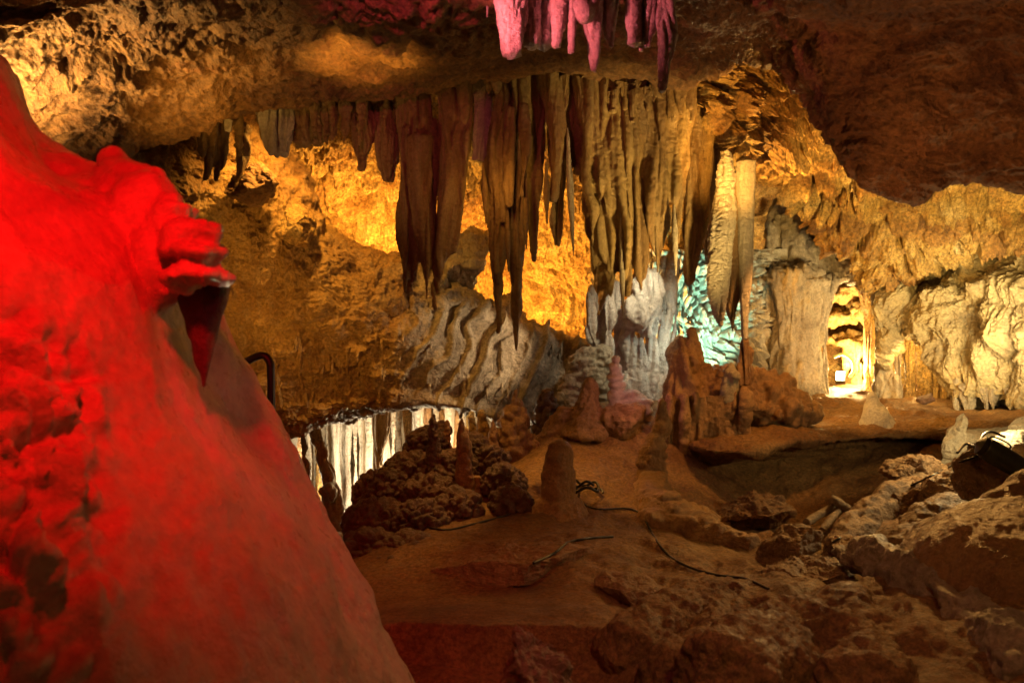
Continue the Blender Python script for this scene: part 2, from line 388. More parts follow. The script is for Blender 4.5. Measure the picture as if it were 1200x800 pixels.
# floor: a heightfield through measured points, with the raised platform and the rimstone step
FP = [(470, 690, 4.75), (560, 690, 4.75), (680, 700, 4.6), (470, 730, 4.05), (600, 727, 4.05), (720, 738, 4.0),
      (500, 640, 5.3), (560, 622, 5.6), (620, 600, 6.0), (655, 590, 6.1), (720, 590, 6.1), (780, 625, 5.5), (540, 590, 6.4), (600, 560, 6.8),
      (690, 480, 7.8), (740, 472, 8.2), (700, 515, 7.3), (755, 505, 7.3), (640, 505, 7.8), (600, 525, 7.7), (560, 550, 7.7), (500, 600, 7.4),
      (400, 620, 9.5), (450, 605, 12), (300, 605, 12), (200, 620, 10), (740, 470, 9), (700, 470, 10), (800, 470, 9.5), (600, 540, 10), (800, 470, 12),
      (860, 640, 5.6), (940, 628, 5.8), (900, 610, 6.6), (1000, 612, 6.4), (1060, 580, 6.2), (1130, 560, 6.0), (820, 560, 6.8), (790, 580, 6.4),
      (820, 690, 4.7), (900, 690, 4.5), (1000, 690, 4.4), (1050, 672, 4.5), (800, 760, 3.9), (900, 740, 3.9), (1000, 735, 3.7), (1100, 735, 3.5),
      (1000, 820, 3.2), (800, 820, 3.5), (600, 800, 3.6), (1200, 660, 3.9), (1130, 640, 4.5), (1260, 600, 4.2), (1200, 540, 5.6), (1180, 515, 6.5), (1080, 690, 4.0),
      (300, 750, 4), (200, 800, 3.5), (-200, 800, 4), (-400, 640, 7), (600, 1400, 1.5), (1300, 1400, 1.5), (-100, 1400, 1.5), (1700, 800, 2.6), (1700, 640, 5), (1250, 800, 2.9)]
FW = np.array([P(*q) for q in FP])
def tps(A, B):
    r2 = ((A[:, None] - B[None]) ** 2).sum(-1); return .5 * r2 * np.log(r2 + 1e-9)
n = len(FW); XY = FW[:, :2]
K = np.zeros((n + 3, n + 3)); K[:n, :n] = tps(XY, XY) + np.eye(n) * .03; K[:n, n] = 1; K[:n, n + 1:] = XY; K[n:, :n] = K[:n, n:].T
sol = np.linalg.solve(K, np.concatenate([FW[:, 2], [0, 0, 0]]))
def zlow(Q):
    return np.concatenate([tps(q, XY) @ sol[:n] + sol[n] + q @ sol[n + 1:] for q in np.array_split(Q, max(1, len(Q) // 40000))])
PLAT = np.array([(1.95, 8.7), (1.92, 7.35), (2.5, 7.45), (3.1, 7.55), (3.7, 7.4), (4.3, 7.1), (7.2, 6.6), (7.2, 14), (1.9, 14)])
def sdpoly(Q, V):
    d = np.full(len(Q), 1e9); ins = np.zeros(len(Q), bool)
    for i in range(len(V)):
        a, b = V[i], V[(i + 1) % len(V)]; e = b - a; w = Q - a
        t = np.clip((w @ e) / (e @ e), 0, 1); d = np.minimum(d, ((w - t[:, None] * e) ** 2).sum(1))
        c = ((a[1] > Q[:, 1]) != (b[1] > Q[:, 1])) & (Q[:, 0] < e[0] * (Q[:, 1] - a[1]) / (e[1] + 1e-12) + a[0]); ins ^= c
    d = np.sqrt(d); return np.where(ins, -d, d)
nx, ny = 760, 860
gy = np.geomspace(.9, 13.6, ny); fx = np.linspace(-1, 1, nx)
GX = (fx[None] * (1.6 + .5 * gy[:, None]) + .12 * gy[:, None]); GY = np.repeat(gy[:, None], nx, 1)
Q = np.stack([GX.ravel(), GY.ravel()], 1)
q3 = np.concatenate([Q, np.zeros((len(Q), 1))], 1)
wob = np.stack([fbm(q3 * 2.2, 4, 91), fbm(q3 * 2.2 + 9, 4, 92)], 1) * .10
zl = zlow(Q)
rim = 4.06 - .10 * (Q[:, 0] - .0) ** 2 - .08 * (Q[:, 0] > .3) * (Q[:, 0] - .3) + .11 * fbm(q3 * 1.7, 5, 5)
zl -= (.19 + .05 * fbm(q3 * 2.5, 3, 55)) * sstep((rim - Q[:, 1]) / .06) * sstep((.62 - Q[:, 0]) / .35) * sstep((Q[:, 1] - 2.) / .8)
sd = sdpoly(Q + wob - np.array([0, .14]), PLAT)
zp = CZ - .76 + .018 * fbm(q3 * 3.5, 4, 7) + .01 * ridged(q3 * np.array([2, 9, 1]), 3, 8) - np.clip(sd, 0, None) * 4.5 - .05 * sstep((sd + .12) / .12) + .09 * sstep((Q[:, 1] - 8.6) / 1.6)
rough = .012 * fbm(q3 * 7, 5, 3) + .055 * np.clip(ridged(q3 * np.array([2.4, 1.8, 1]) + .3 * fbm(q3 * 1.4, 3, 6)[:, None], 4, 12), -.2, 1) * sstep((Q[:, 0] - .1) / 1.2 + .25) + .10 * fbm(q3 * 1.0, 4, 2) * (.4 + .6 * sstep((Q[:, 0] + .2) / .6)) +   .008 * ridged(q3 * 6., 4, 21) + .010 * np.clip(worley(q3 * np.array([3.2, 2.2, 1]), 5, True) * 3, 0, 1) * sstep((Q[:, 0] - .2) / .8)
calm = 1 - .85 * sstep((rim + .9 - Q[:, 1]) / .4) * sstep((.5 - Q[:, 0]) / .5)
zl = zl + rough * calm
k_ = .05; mx = np.maximum(zl, zp); Z = mx + np.log(np.exp((zl - mx) / k_) + np.exp((zp - mx) / k_)) * k_
fm = new_mesh('cave_floor', np.stack([Q[:, 0], Q[:, 1], Z], 1), gridfaces(nx, ny)[:, ::-1] if False else gridfaces(nx, ny))
if normals(fm)[:, 2].mean() < 0: fm.flip_normals(); fm.update()
BF = bvh(fm); BV.append(BF)
fo = place('cave_floor', fm, M['floor'], org=(0, 0, 0)); fo['kind'] = 'structure'
def floor_at(x, y):
    r = BF.ray_cast(Vector((x, y, 20)), Vector((0, 0, -1))); return np.array(r[0]) if r[0] is not None else np.array([x, y, CZ - 1.3])

# ------------------------------------------------------------------ speleothem kinds
def px2m(w, d): return w * .5 * d / 1000
FLUTE = [('cusp', .018, (19, 19, 1.1)), ('fbm', .010, (9, 9, 2.)), ('cusp', .006, (46, 46, 1.8)), ('rid', .003, (34, 34, 14)), ('fbm', .002, 60)]
RIPPLE = [('cusp', .012, (20, 20, 2.)), ('cell', .014, (34, 34, 46)), ('fbm', .006, (30, 30, 40))]
def shaft(name, label, cat, axis, widths, d, mat='shaft', comps=FLUTE, flat=.8, group=None, parent=None, n=64, m=150, hang=True, warp=.03):
    """one stalactite / stalagmite / column: axis = [(px,py)...], widths in px"""
    pts = [(a[0], a[1], a[2] if len(a) > 2 else d) for a in axis]
    pc = tube(pts, [px2m(w, p[2]) for w, p in zip(widths, pts)], n, m, flat)
    me = merge([pc])
    L = np.linalg.norm(P(*pts[0]) - P(*pts[-1]))
    w = max(px2m(max(widths), d), .008)
    sc = min(1., w / .05)
    push(me, [(k, a * sc, f) for k, a, f in comps], warp)
    ob = place(name, me, M[mat], parent, hang)
    if parent is None: tag(ob, label, cat, group)
    return ob

def cluster(name, label, cat, pieces, voxel, comps, mat, smooth=3, group=None, parent=None, hang=True, warp=.05):
    me = push(grow(pieces, voxel, smooth), comps, warp)
    ob = place(name, me, M[mat], parent, hang)
    if parent is None: tag(ob, label, cat, group)
    return ob

def T(axis, widths, d, flat=.8, n=20):
    pts = [(a[0], a[1], a[2] if len(a) > 2 else d) for a in axis]
    return tube(pts, [px2m(w, p[2]) for w, p in zip(widths, pts)], n, None, flat)

# ---- stalactites along the ceiling lip, left to right
D1 = 6.65
shaft('stalactite', 'small pale stub of a stalactite alone under the lit left ceiling', 'stalactite', [(268, 118), (268, 135), (268, 153)], [10, 8, 5], 6.2, 'pale')
cluster('drapery', 'thin brown wisp of drapery nearest the red flowstone', 'drapery', [T([(250, 135), (248, 180), (236, 216)], [12, 14, 4], 6.7), T([(262, 140), (262, 180), (252, 212)], [14, 16, 6], 6.75), T([(285, 150), (283, 190), (276, 220)], [18, 14, 6], 6.9)], .012, FLUTE, 'shaft')
cluster('stalactite', 'broad stub of a stalactite with one pale lit side and a cut flat end', 'stalactite', [T([(308, 120), (313, 150), (318, 180)], [26, 18, 12], 6.4), T([(328, 118), (329, 150), (329, 181)], [30, 30, 20], 6.5, .6)], .012, FLUTE, 'pale', 2)
cluster('stalactite', 'short blunt brown stub hanging between the flat ended one and the leaf shaped one', 'stalactite', [T([(350, 110), (352, 140), (354, 168)], [34, 30, 18], 6.6), T([(370, 110), (372, 140), (372, 166)], [34, 30, 16], 6.65)], .012, FLUTE, 'shaft', 2)
shaft('stalactite', 'small brown leaf shaped stalactite with a thin neck', 'stalactite', [(424, 105), (424, 125), (425, 150), (424, 175), (423, 197)], [24, 20, 25, 18, 4], D1)
shaft('stalactite', 'ragged brown stalactite ending in a blunt crumbly tip', 'stalactite', [(448, 100), (450, 140), (456, 180), (455, 212)], [22, 22, 26, 10], D1)
cluster('drapery', 'wide dark brown drapery reaching lower than its left neighbours with a split end', 'drapery',
        [T([(482, 92), (486, 140), (488, 220), (484, 290), (478, 340)], [52, 42, 38, 28, 5], 6.6, .55), T([(492, 160), (494, 240), (500, 290), (498, 330)], [30, 28, 20, 4], 6.55, .7),
         T([(476, 150), (475, 260), (474, 343)], [12, 12, 3], 6.55), T([(505, 140), (508, 230), (511, 290)], [12, 10, 6], 6.62), T([(470, 95), (480, 110)], [30, 40], 6.6)], .012,
        FLUTE, 'shaft', 2)
cluster('drapery', 'dark folded drapery hanging beside a pale flat tooth, narrowing to one point', 'drapery',
        [T([(536, 82), (535, 130), (532, 200), (526, 270), (512, 318), (510, 362)], [34, 34, 34, 28, 14, 3], 6.55, .6), T([(520, 105), (518, 200), (521, 280), (520, 310)], [14, 14, 12, 4], 6.6), T([(546, 90), (546, 160), (540, 240)], [16, 12, 6], 6.5)], .012, FLUTE, 'shaft', 2)
cluster('stalactite', 'pale flat stalactite tooth cut off square, lit warm between two dark draperies', 'stalactite', [T([(556, 80), (560, 100), (563, 112)], [14, 24, 22], 6.6), T([(563, 108), (563, 150), (562, 188)], [22, 20, 18], 6.6, .5)], .01, FLUTE, 'pale', 2)
cluster('drapery', 'ribbed tangle of tapering stalactites ending in the longest thin spike', 'drapery',
        [T([(612, 80), (606, 150), (602, 220), (604, 300), (605, 360), (606, 413)], [40, 34, 34, 20, 13, 4], 6.6, .8), T([(572, 185), (578, 240), (583, 310), (583, 388)], [10, 22, 16, 3], 6.55),
         T([(592, 84), (580, 190), (586, 260)], [10, 22, 10], 6.5), T([(629, 80), (624, 180), (626, 250), (626, 306)], [26, 22, 16, 3], 6.6), T([(642, 78), (652, 165), (648, 232)], [26, 17, 4], 6.5),
         T([(585, 95), (620, 110), (650, 108)], [44, 40, 40], 6.75, .5), T([(600, 125), (596, 190), (598, 240)], [8, 10, 6], 6.42), T([(615, 122), (614, 180), (612, 230)], [8, 10, 6], 6.42), T([(586, 130), (575, 172)], [10, 8], 6.45)], .011, FLUTE, 'shaft', 2)
shaft('stalactite', 'slim brown spike between the ribbed tangle and the broad curtain', 'stalactite', [(656, 100), (655, 180), (653, 240), (652, 288)], [26, 24, 14, 3], 6.75)
# broad curtain in the middle
cur = []
for xt, xb, yb, w0, w1, dd in ((668, 690, 250, 30, 8, 6.6), (684, 703, 372, 26, 14, 6.55), (700, 716, 350, 26, 17, 6.5), (716, 734, 346, 26, 18, 6.5), (735, 752, 342, 28, 16, 6.52), (752, 770, 320, 30, 18, 6.55), (772, 776, 300, 30, 16, 6.55), (790, 792, 285, 28, 12, 6.6), (803, 800, 240, 20, 8, 6.62), (682, 695, 300, 18, 6, 6.45)):
    ym = (100 + yb) / 2
    cur.append(T([(xt, 90), (xt + (xb - xt) * .15, 150), (xt + (xb - xt) * .55, ym + 20), (xb - (xb - xt) * .1, yb - 40), (xb, yb)], [w0, w0 * .9, w0 * .72, w1 * 1.05, w1 * .25], dd, .9))
cur.append(T([(738, 92), (740, 150), (746, 200), (752, 238)], [128, 122, 104, 50], 6.64, .3, 40))
cluster('drapery', 'broad fluted stone curtain, widest of all, with a fringed top edge', 'drapery', cur, .0115,
        [('cusp', .030, (17, 17, 1.0)), ('fbm', .018, (7, 7, 2)), ('cell', .007, (30, 30, 44)), ('rid', .004, (40, 40, 20))], 'shaft', 2)
shaft('stalactite', 'dark shadowed shaft deep behind the right edge of the broad curtain', 'stalactite', [(818, 120), (818, 200), (814, 270), (808, 330)], [36, 34, 26, 10], 7.3)
shaft('stalactite', 'thick dark shaft in the recess behind the rough tipped stalactites', 'stalactite', [(838, 150), (838, 230), (832, 300)], [40, 36, 12], 7.6)
shaft('stalactite', 'rough pitted stalactite, leftmost of the three hanging over the rusty mound', 'stalactite', [(852, 178), (850, 230), (843, 300), (842, 345), (843, 382)], [12, 24, 28, 20, 3], 6.9, comps=RIPPLE, mat='pale')
shaft('stalactite', 'middle spike of the three over the rusty mound, ending in a sharp point', 'stalactite', [(862, 185), (862, 250), (860, 330), (859, 388)], [12, 15, 16, 2], 6.95)
shaft('stalactite', 'smooth tall stalactite whose drip end almost touches a thin stalagmite', 'stalactite', [(874, 190), (874, 260), (874, 320), (873, 370), (873, 396)], [22, 20, 16, 7, 4], 6.9, mat='pale', comps=[('fbm', .008, (12, 12, 2)), ('cusp', .006, (20, 20, 1.5))])
# fringe of small straws
for k, x in enumerate(list(np.linspace(705, 812, 24) + rng.uniform(-4, 4, 24)) + [396, 404, 413, 436, 572, 580, 660]):
    y0 = 96 + 6 * math.sin(x * .3) + 12 * (x > 700)
    h_ = 8 + 30 * rng.random() ** 2
    shaft('soda_straw', 'tiny stalactite in the fringe along the top edge of the curtains', 'stalactite', [(x, y0 - 6), (x + .5, y0 + h_ * .5), (x + 1, y0 + h_)], [13, 7, 1.5], 6.42 + .08 * rng.random(), 'shaft', group='fringe of tiny stalactites on the ceiling lip', n=16, m=24)
for k in range(30):
    x = rng.uniform(232, 470); y0 = 150 - (x - 232) * .2 if x < 400 else 108; h_ = 10 + 34 * rng.random() ** 1.6; w = 6 + 9 * rng.random()
    shaft('stalactite', 'small brown stalactite among the many lining the left ceiling edge', 'stalactite', [(x, y0 - 30), (x + 1, y0 + 18 + h_ * .4), (x + rng.uniform(-1, 2), y0 + 20 + h_)], [w * 1.6, w * .8, 1.5], 6.4 + .3 * rng.random(), 'shaft', [('fbm', .010, 12), ('cusp', .006, 24)], group='small stalactites along the left ceiling edge', n=20, m=36)
for x, y0, x1, y1, w, lb in ((566, 190, 570, 262, 9, 'thin straight spike in front of the left part of the ribbed tangle'), (594, 235, 596, 318, 8, 'needle thin stalactite just left of the longest spike'), (616, 200, 617, 292, 8, 'needle thin stalactite just right of the longest spike'), (640, 190, 641, 262, 9, 'slim spike left of the spike beside the broad curtain'),
                             (665, 150, 672, 300, 10, 'thin spike hanging along the left edge of the broad curtain'), (501, 250, 500, 350, 8, 'thin spike between the two tips of the wide dark drapery'), (790, 240, 792, 322, 9, 'thin spike hanging at the right edge of the broad curtain'), (728, 250, 730, 372, 9, 'long thin spike in the middle of the broad curtain tips')):
    shaft('stalactite', lb, 'stalactite', [(x, y0), ((x + x1) / 2, (y0 + y1) / 2), (x1, y1)], [w * .25, w * .8, 1.5], 6.46, 'pale' if x > 640 else 'shaft', [('fbm', .006, 14), ('cell', .004, 36)], 1., n=24, m=70)
# small stalactites on the right wall's lower edge
for k, (x, y, h_, w, dd) in enumerate(((1121, 458, 22, 10, 8.95), (1135, 466, 20, 16, 8.85), (1155, 468, 14, 11, 8.7), (1163, 470, 12, 9, 8.65), (1185, 470, 12, 10, 8.5))):
    shaft('stalactite', ['long hooked', 'stubby thick', 'small central', 'thin', 'outermost'][k] + ' stalactite dripping from the bottom edge of the grey right wall', 'stalactite', [(x, y - 14), (x, y), (x + 1, y + h_)], [w * 1.6, w, 2], dd, 'grey', n=24, m=30, group='drips under the right wall')

# ---- pink lit stalactites at the top
DP = 4.35
pk = [([(575, -60), (572, 0), (571, 20)], [12, 6, 3], 'tiny pink straw left of the thick pink stalactites'),
      ([(594, -60), (597, 0), (600, 40), (601, 65)], [44, 36, 26, 20], 'thickest pink stalactite with a blunt flat end'),
      ([(625, -60), (624, 10), (624, 54)], [26, 20, 16], 'smooth pink stalactite right of the thickest blunt one'),
      ([(643, -60), (640, 10), (638, 54)], [28, 20, 16], 'pink stalactite with a dark hollow near its end'),
      ([(661, -60), (657, 10), (651, 55)], [24, 17, 8], 'pink stalactite slanting left, right of the hollowed one'),
      ([(672, -40), (670, 20), (669, 62)], [14, 9, 7], 'short slim pink stalactite set back in shadow'),
      ([(692, -60), (694, 10), (696, 60), (696, 84)], [34, 26, 13, 7], 'long pointed pink stalactite, the lowest of the bright pink ones'),
      ([(716, -60), (715, 15), (717, 56)], [26, 18, 5], 'narrow pink stalactite beside the long pointed one'),
      ([(745, -60), (743, 10), (744, 52)], [22, 20, 14], 'dull purple stalactite in half shadow'),
      ([(753, -60), (752, 10), (751, 60)], [12, 7, 5], 'thin pale purple straw in front of a dull purple stalactite'),
      ([(764, -60), (763, 10), (758, 56)], [22, 18, 8], 'purple stalactite bending left at its tip'),
      ([(781, -60), (780, 30), (779, 78), (777, 107)], [22, 22, 14, 9], 'dark upper shaft with a pink lit tip, rightmost and lowest of the pink stalactites')]
for a, w, lb in pk:
    shaft('stalactite', lb, 'stalactite', a, [q * (1.0 + .08 * (i_ > 0)) for i_, q in enumerate(w)], DP - (.1 if 'dark upper' in lb else 0) + .15 * rng.random(), 'pink', [('cusp', .008, (26, 26, 3)), ('fbm', .008, (14, 14, 5)), ('fbm', .004, 50)], 1., 'pink lit stalactites at the top')
cluster('flowstone', 'lumpy pink flowstone root from which the pink stalactites hang', 'flowstone', [tube([(585, -50, 4.4), (640, -48, 4.4), (700, -48, 4.45), (785, -50, 4.4)], [.14, .17, .17, .14]), blob((681, 8, 4.3), .035), blob((685, 14, 4.3), .025)], .02, [('cusp', .02, 12), ('fbm', .02, 6)], 'pink')

# ---- draperies on the hanging wall
RIB = []
RIB += [[(320, 408), (325, 445), (330, 480)], [(352, 405), (352, 440), (360, 475)], [(408, 405), (407, 440)]]
for r in RIB:
    pts = [hit(x, y, [BH])[0] + np.array([0, .004, 0]) for x, y in cr(np.array(r, float), 16)]
    pts = np.array(pts); pts[1:-1] = (pts[:-2] + 2 * pts[1:-1] + pts[2:]) / 4
    w = np.concatenate([[.004], np.linspace(.022, .016, 14), [.003]]) * (.75 + .5 * rng.random())
    me = push(merge([tube(pts, w, 14, 110, 1.5, True)]), [('fbm', .010, 12), ('rid', .004, 40)], 0)
    place('drapery_rib', me, M['pale' if r[0][0] > 480 else 'wall'], HANG)
for k in range(46):                       # little drips all over its face
    x = rng.uniform(300, 680); y = rng.uniform(385, 470)
    if y < 372 + (x - 540) * .25: continue
    p, nn = hit(x, y, [BH]); h_ = rng.uniform(.04, .12)
    me = push(merge([tube([p + [0, .03, .02], p + [0, -.02, -h_ * .4], p + [0, -.025, -h_]], [.016, .010, .002], 10, 16, 1, True)]), [('fbm', .003, 30)], 0)
    place('drip', me, M['grey' if x > 480 else 'wall'], HANG)

# ---- bright columns in the grotto far left
names = ['slender', 'thick', 'ridged', 'smooth', 'knotted', 'ribbed', 'narrow', 'stout']
gc = [(298, 11, 'pale'), (316, 8, 'pale'), (352, 9, 'orange'), (363, 6, 'pale'), (373, 10, 'gold'), (385, 7, 'pale'), (396, 13, 'white'), (408, 8, 'white'), (416, 5, 'pale'), (424, 9, 'pale'), (434, 12, 'white'), (444, 6, 'shaft'), (452, 10, 'white'), (461, 5, 'white'), (468, 8, 'pale'), (477, 9, 'gold'), (485, 5, 'white'), (492, 11, 'white'), (502, 7, 'orange'), (509, 5, 'pale'), (517, 9, 'gold'), (526, 6, 'white'), (534, 10, 'orange'), (543, 6, 'pale'), (552, 8, 'gold')]
for k, (x, w, mt) in enumerate(gc):
    dd = 11.4 + .9 * rng.random()
    yb = 640 if x < 480 else 560
    ordn = ['first', 'second', 'third', 'fourth', 'fifth', 'sixth', 'seventh', 'eighth', 'ninth', 'tenth', 'eleventh', 'twelfth', 'thirteenth', 'fourteenth', 'fifteenth', 'sixteenth', 'seventeenth', 'eighteenth', 'nineteenth', 'twentieth', 'twenty first', 'twenty second', 'twenty third', 'twenty fourth', 'last'][k]
    tone = {'white': 'white', 'pale': 'cream', 'orange': 'orange', 'shaft': 'brown', 'gold': 'golden'}[mt]
    shaft('column', f'{tone} {names[k % 8]} column in the bright grotto, {ordn} from its left end', 'column', [(x, 445), (x + rng.uniform(-2, 2), 500), (x + rng.uniform(-2, 2), 550), (x, yb)], [w * 1.5, w, w * rng.uniform(.6, 1.), w * 1.6], dd, mt, RIPPLE if k % 3 else FLUTE, 1., 'lit columns of the grotto', hang=False, n=32, m=90)
shaft('stalactite', 'brown spindle stalactite against the bright grotto columns', 'stalactite', [(447, 468), (446, 500), (444, 530), (441, 555)], [20, 20, 12, 3], 10.6)
# brown pillar under the hanging rock at the left
cluster('column', 'brown lumpy pillar holding up the hanging rock beside the bright grotto', 'column', [T([(368, 470), (374, 520), (388, 570), (392, 620)], [18, 13, 18, 26], 9.2), T([(350, 480), (356, 530), (365, 590)], [12, 8, 16], 9.2), blob((385, 575, 9.0), .10)], .02, [('cusp', .03, (10, 10, 3)), ('rid', .02, 10)], 'wall', hang=False)

# ---- white column cluster
W = 8.3
cluster('column', 'pale massive cluster of fused columns lit white and faintly teal', 'column',
        [T([(700, 340), (704, 390), (702, 440)], [16, 16, 22], W), T([(722, 330), (724, 400), (724, 470)], [15, 15, 22], W), T([(735, 360), (738, 430), (738, 480)], [19, 19, 25], W - .1),
         T([(760, 318), (758, 350), (750, 372), (758, 395)], [28, 41, 38, 9], W - .2, .8), T([(765, 345), (764, 400), (766, 480)], [13, 13, 25], W - .05), T([(782, 305), (785, 350), (778, 400), (780, 480)], [22, 16, 12, 19], W),
         T([(748, 395), (750, 430), (752, 480)], [13, 16, 22], W - .1), T([(690, 345), (690, 380), (700, 410)], [12, 10, 6], W - .1), T([(712, 345), (714, 410), (715, 460)], [10, 10, 15], W - .15),
         T([(790, 300), (792, 360), (790, 440)], [10, 6, 7], W + .1), tube([(700, 478, W), (760, 484, W)], [.14, .16])], .013,
        [('cusp', .026, (14, 14, 3)), ('cell', .014, (22, 22, 26)), ('fbm', .018, (9, 9, 5)), ('fbm', .006, 40)], 'white', 2, hang=False)

# ---- big grey column on the platform, with the dark cone above it
cluster('column', 'huge grey fluted column with a flat shelf top standing on the platform', 'column',
        [T([(924, 322), (926, 370), (924, 430), (920, 486)], [72, 60, 62, 84], 10.05, 1., 40), T([(899, 325), (902, 400), (900, 486)], [18, 14, 34], 10.0), T([(952, 325), (953, 380), (950, 420), (952, 486)], [40, 26, 20, 40], 10.25, 1.),
         T([(971, 326), (967, 380), (968, 440), (970, 486)], [26, 10, 9, 22], 10.3), T([(962, 328), (958, 376)], [26, 5], 10.05), T([(978, 326), (976, 350)], [14, 4], 10.2), T([(938, 425), (941, 486)], [10, 36], 9.75), T([(957, 400), (960, 486)], [8, 16], 10.2), blob((905, 330, 9.95), (.2, .2, .05)), blob((940, 329, 9.95), (.35, .25, .045))], .016,
        [('cusp', .035, (9, 9, .8)), ('fbm', .04, (4, 4, 1.5)), ('cusp', .014, (26, 26, 3)), ('rid', .012, (20, 20, 9))], 'grey', 2, hang=False)
cluster('column', 'dark grey cone shaped upper column standing on the shelf of the huge one', 'column',
        [T([(918, 238), (925, 280), (930, 322)], [30, 56, 72], 10.4, .8, 32), T([(945, 250), (965, 290), (975, 330)], [20, 40, 40], 10.4), T([(985, 290), (1005, 325)], [30, 20], 10.5), T([(905, 260), (900, 322)], [8, 14], 10.1)], .018,
        [('cusp', .03, (9, 9, 1.5)), ('rid', .03, 7), ('fbm', .01, 30)], 'grey', 2, hang=False)
cluster('flowstone', 'orange stepped flowstone deep inside the bright passage', 'flowstone', [blob((1000, 400, 12.4), (.45, .25, .10)), blob((985, 372, 12.4), (.3, .25, .12)), blob((1010, 360, 12.2), (.2, .25, .18)), T([(992, 400), (990, 440), (990, 475)], [12, 7, 14], 12.3), T([(1007, 400), (1006, 440), (1008, 475)], [14, 8, 16], 12.2), T([(1000, 415), (1000, 475)], [6, 7], 12.4), blob((975, 345, 12.0), (.25, .3, .10)), blob((1005, 338, 11.8), (.3, .3, .08))], .018, [('cusp', .04, (9, 9, 4)), ('fbm', .04, 5), ('rid', .014, 16)], 'gold', 2, hang=False)
# pillars round the lit passage
shaft('column', 'slim ochre column rimmed with light at the right of the bright passage', 'column', [(1016, 325), (1019, 380), (1019, 430), (1018, 478)], [20, 12, 12, 22], 11.2, 'gold', FLUTE, hang=False)
cluster('column', 'dark grey pillar between the bright passage and the golden niche', 'column', [T([(1036, 318), (1036, 380), (1037, 430), (1040, 480)], [30, 20, 16, 30], 9.9), T([(1028, 330), (1030, 400), (1028, 470)], [14, 8, 10], 10.1), T([(1048, 440), (1052, 480)], [8, 18], 9.8)], .014, FLUTE + [('rid', .02, 8)], 'grey', 2, hang=False)
for k, (x, w, lb) in enumerate(((1053, 7, 'thin grey column at the left mouth of the golden niche'), (1066, 11, 'stout amber column in the golden niche'), (1078, 7, 'thin amber column in the golden niche'), (1087, 8, 'amber column at the right of the golden niche'), (1098, 8, 'short amber column tucked under the right wall'), (1108, 6, 'smallest amber column under the right wall'))):
    shaft('column', lb, 'column', [(x - 2, 385), (x, 430), (x, 478)], [w * 1.6, w, w * 1.7], 9.95 - .03 * k, 'gold' if k else 'grey', FLUTE, 1., 'columns of the golden niche', hang=False, n=28, m=60)

# ---- stalagmites and mounds
O = 7.6
oc = [T([(802, 398), (804, 430), (800, 480), (798, 545)], [12, 40, 40, 44], O), T([(812, 388), (815, 420)], [6, 16], O), T([(830, 425), (826, 470), (826, 530)], [12, 40, 44], O), T([(852, 440), (850, 480), (850, 520)], [26, 44, 50], O - .1),
      T([(874, 412), (873, 440), (872, 480)], [11, 26, 60], O - .1), T([(880, 445), (905, 470), (925, 490)], [40, 70, 60], O), T([(935, 465), (940, 490)], [20, 30], O - .1), blob((915, 482, O), (.34, .3, .17)), T([(850, 430), (838, 470), (830, 520)], [30, 70, 80], O + .1), T([(800, 395), (806, 440), (812, 500)], [18, 46, 60], O + .1)]
for x in range(786, 880, 8): oc.append(T([(x, 462), (x + rng.uniform(-1, 1), 500), (x, 552 - abs(x - 800) * .25)], [8, 10, 6], O - .34 - .06 * rng.random()))
cluster('flowstone_mound', 'rusty orange mound of fused stalagmites with organ pipe fringe below', 'stalagmite', oc, .014, [('cusp', .030, (12, 12, 2.5)), ('cell', .016, 14), ('fbm', .03, 5), ('pop', .007, 30), ('rid', .008, 30)], 'orange', 2, hang=False)
shaft('stalagmite', 'thin finger stalagmite rising to meet the smooth tall stalactite', 'stalagmite', [(873, 385), (873, 400), (873, 425), (872, 450)], [5, 10, 12, 22], 7.3, 'orange', hang=False)
cluster('stalagmite', 'small pale knobbed stalagmite on the front of the rusty mound', 'stalagmite', [T([(857, 428), (856, 445), (854, 470)], [9, 18, 22], 7.25), blob((860, 440, 7.2), .05)], .01, [('cell', .02, 20), ('fbm', .006, 30)], 'chalk', 2, hang=False)
cluster('stalagmite', 'leaning orange stalagmite left of the organ pipe fringe', 'stalagmite', [T([(777, 470), (774, 500), (764, 540), (768, 580), (800, 622)], [11, 20, 34, 40, 60], 6.7), T([(765, 590), (800, 615), (850, 628)], [50, 60, 40], 6.2)], .014, [('fbm', .02, 6), ('cusp', .012, 14)], 'orange', 2, hang=False)
cluster('stalagmite', 'stubby round topped stalagmite in the middle of the floor beside a coiled cable', 'stalagmite',
        [T([(655, 520), (656, 535), (654, 560), (655, 600)], [20, 35, 38, 46], 6.1, 1., 32), T([(655, 585), (655, 622)], [50, 110], 6.1, 1.)], .011, [('band', .003, (1, 1, 60)), ('fbm', .014, 8), ('cell', .006, 16), ('fbm', .004, 40)], 'orange', 2, hang=False)
cluster('stalagmite', 'low stump with a smaller finger leaning on it beside the coral mound', 'stalagmite', [T([(557, 558), (558, 580), (556, 605)], [16, 19, 28], 6.4, 1.), T([(543, 500), (544, 535), (544, 580)], [8, 20, 22], 6.5, 1.)], .011, [('fbm', .018, 9), ('cusp', .008, 20)], 'orange', 2, hang=False)
cluster('stalagmite', 'tall pointed stalagmite with a pale lit bead on its tip', 'stalagmite', [T([(604, 456), (604, 466), (604, 480), (602, 520), (600, 580)], [7, 9, 24, 34, 50], 7.3, 1.), T([(588, 508), (572, 545), (575, 590)], [12, 34, 50], 7.3), T([(620, 510), (622, 560)], [14, 40], 7.3)], .013, [('pop', .035, 13), ('fbm', .04, 5), ('cell', .018, 30)], 'orange', 2, hang=False)
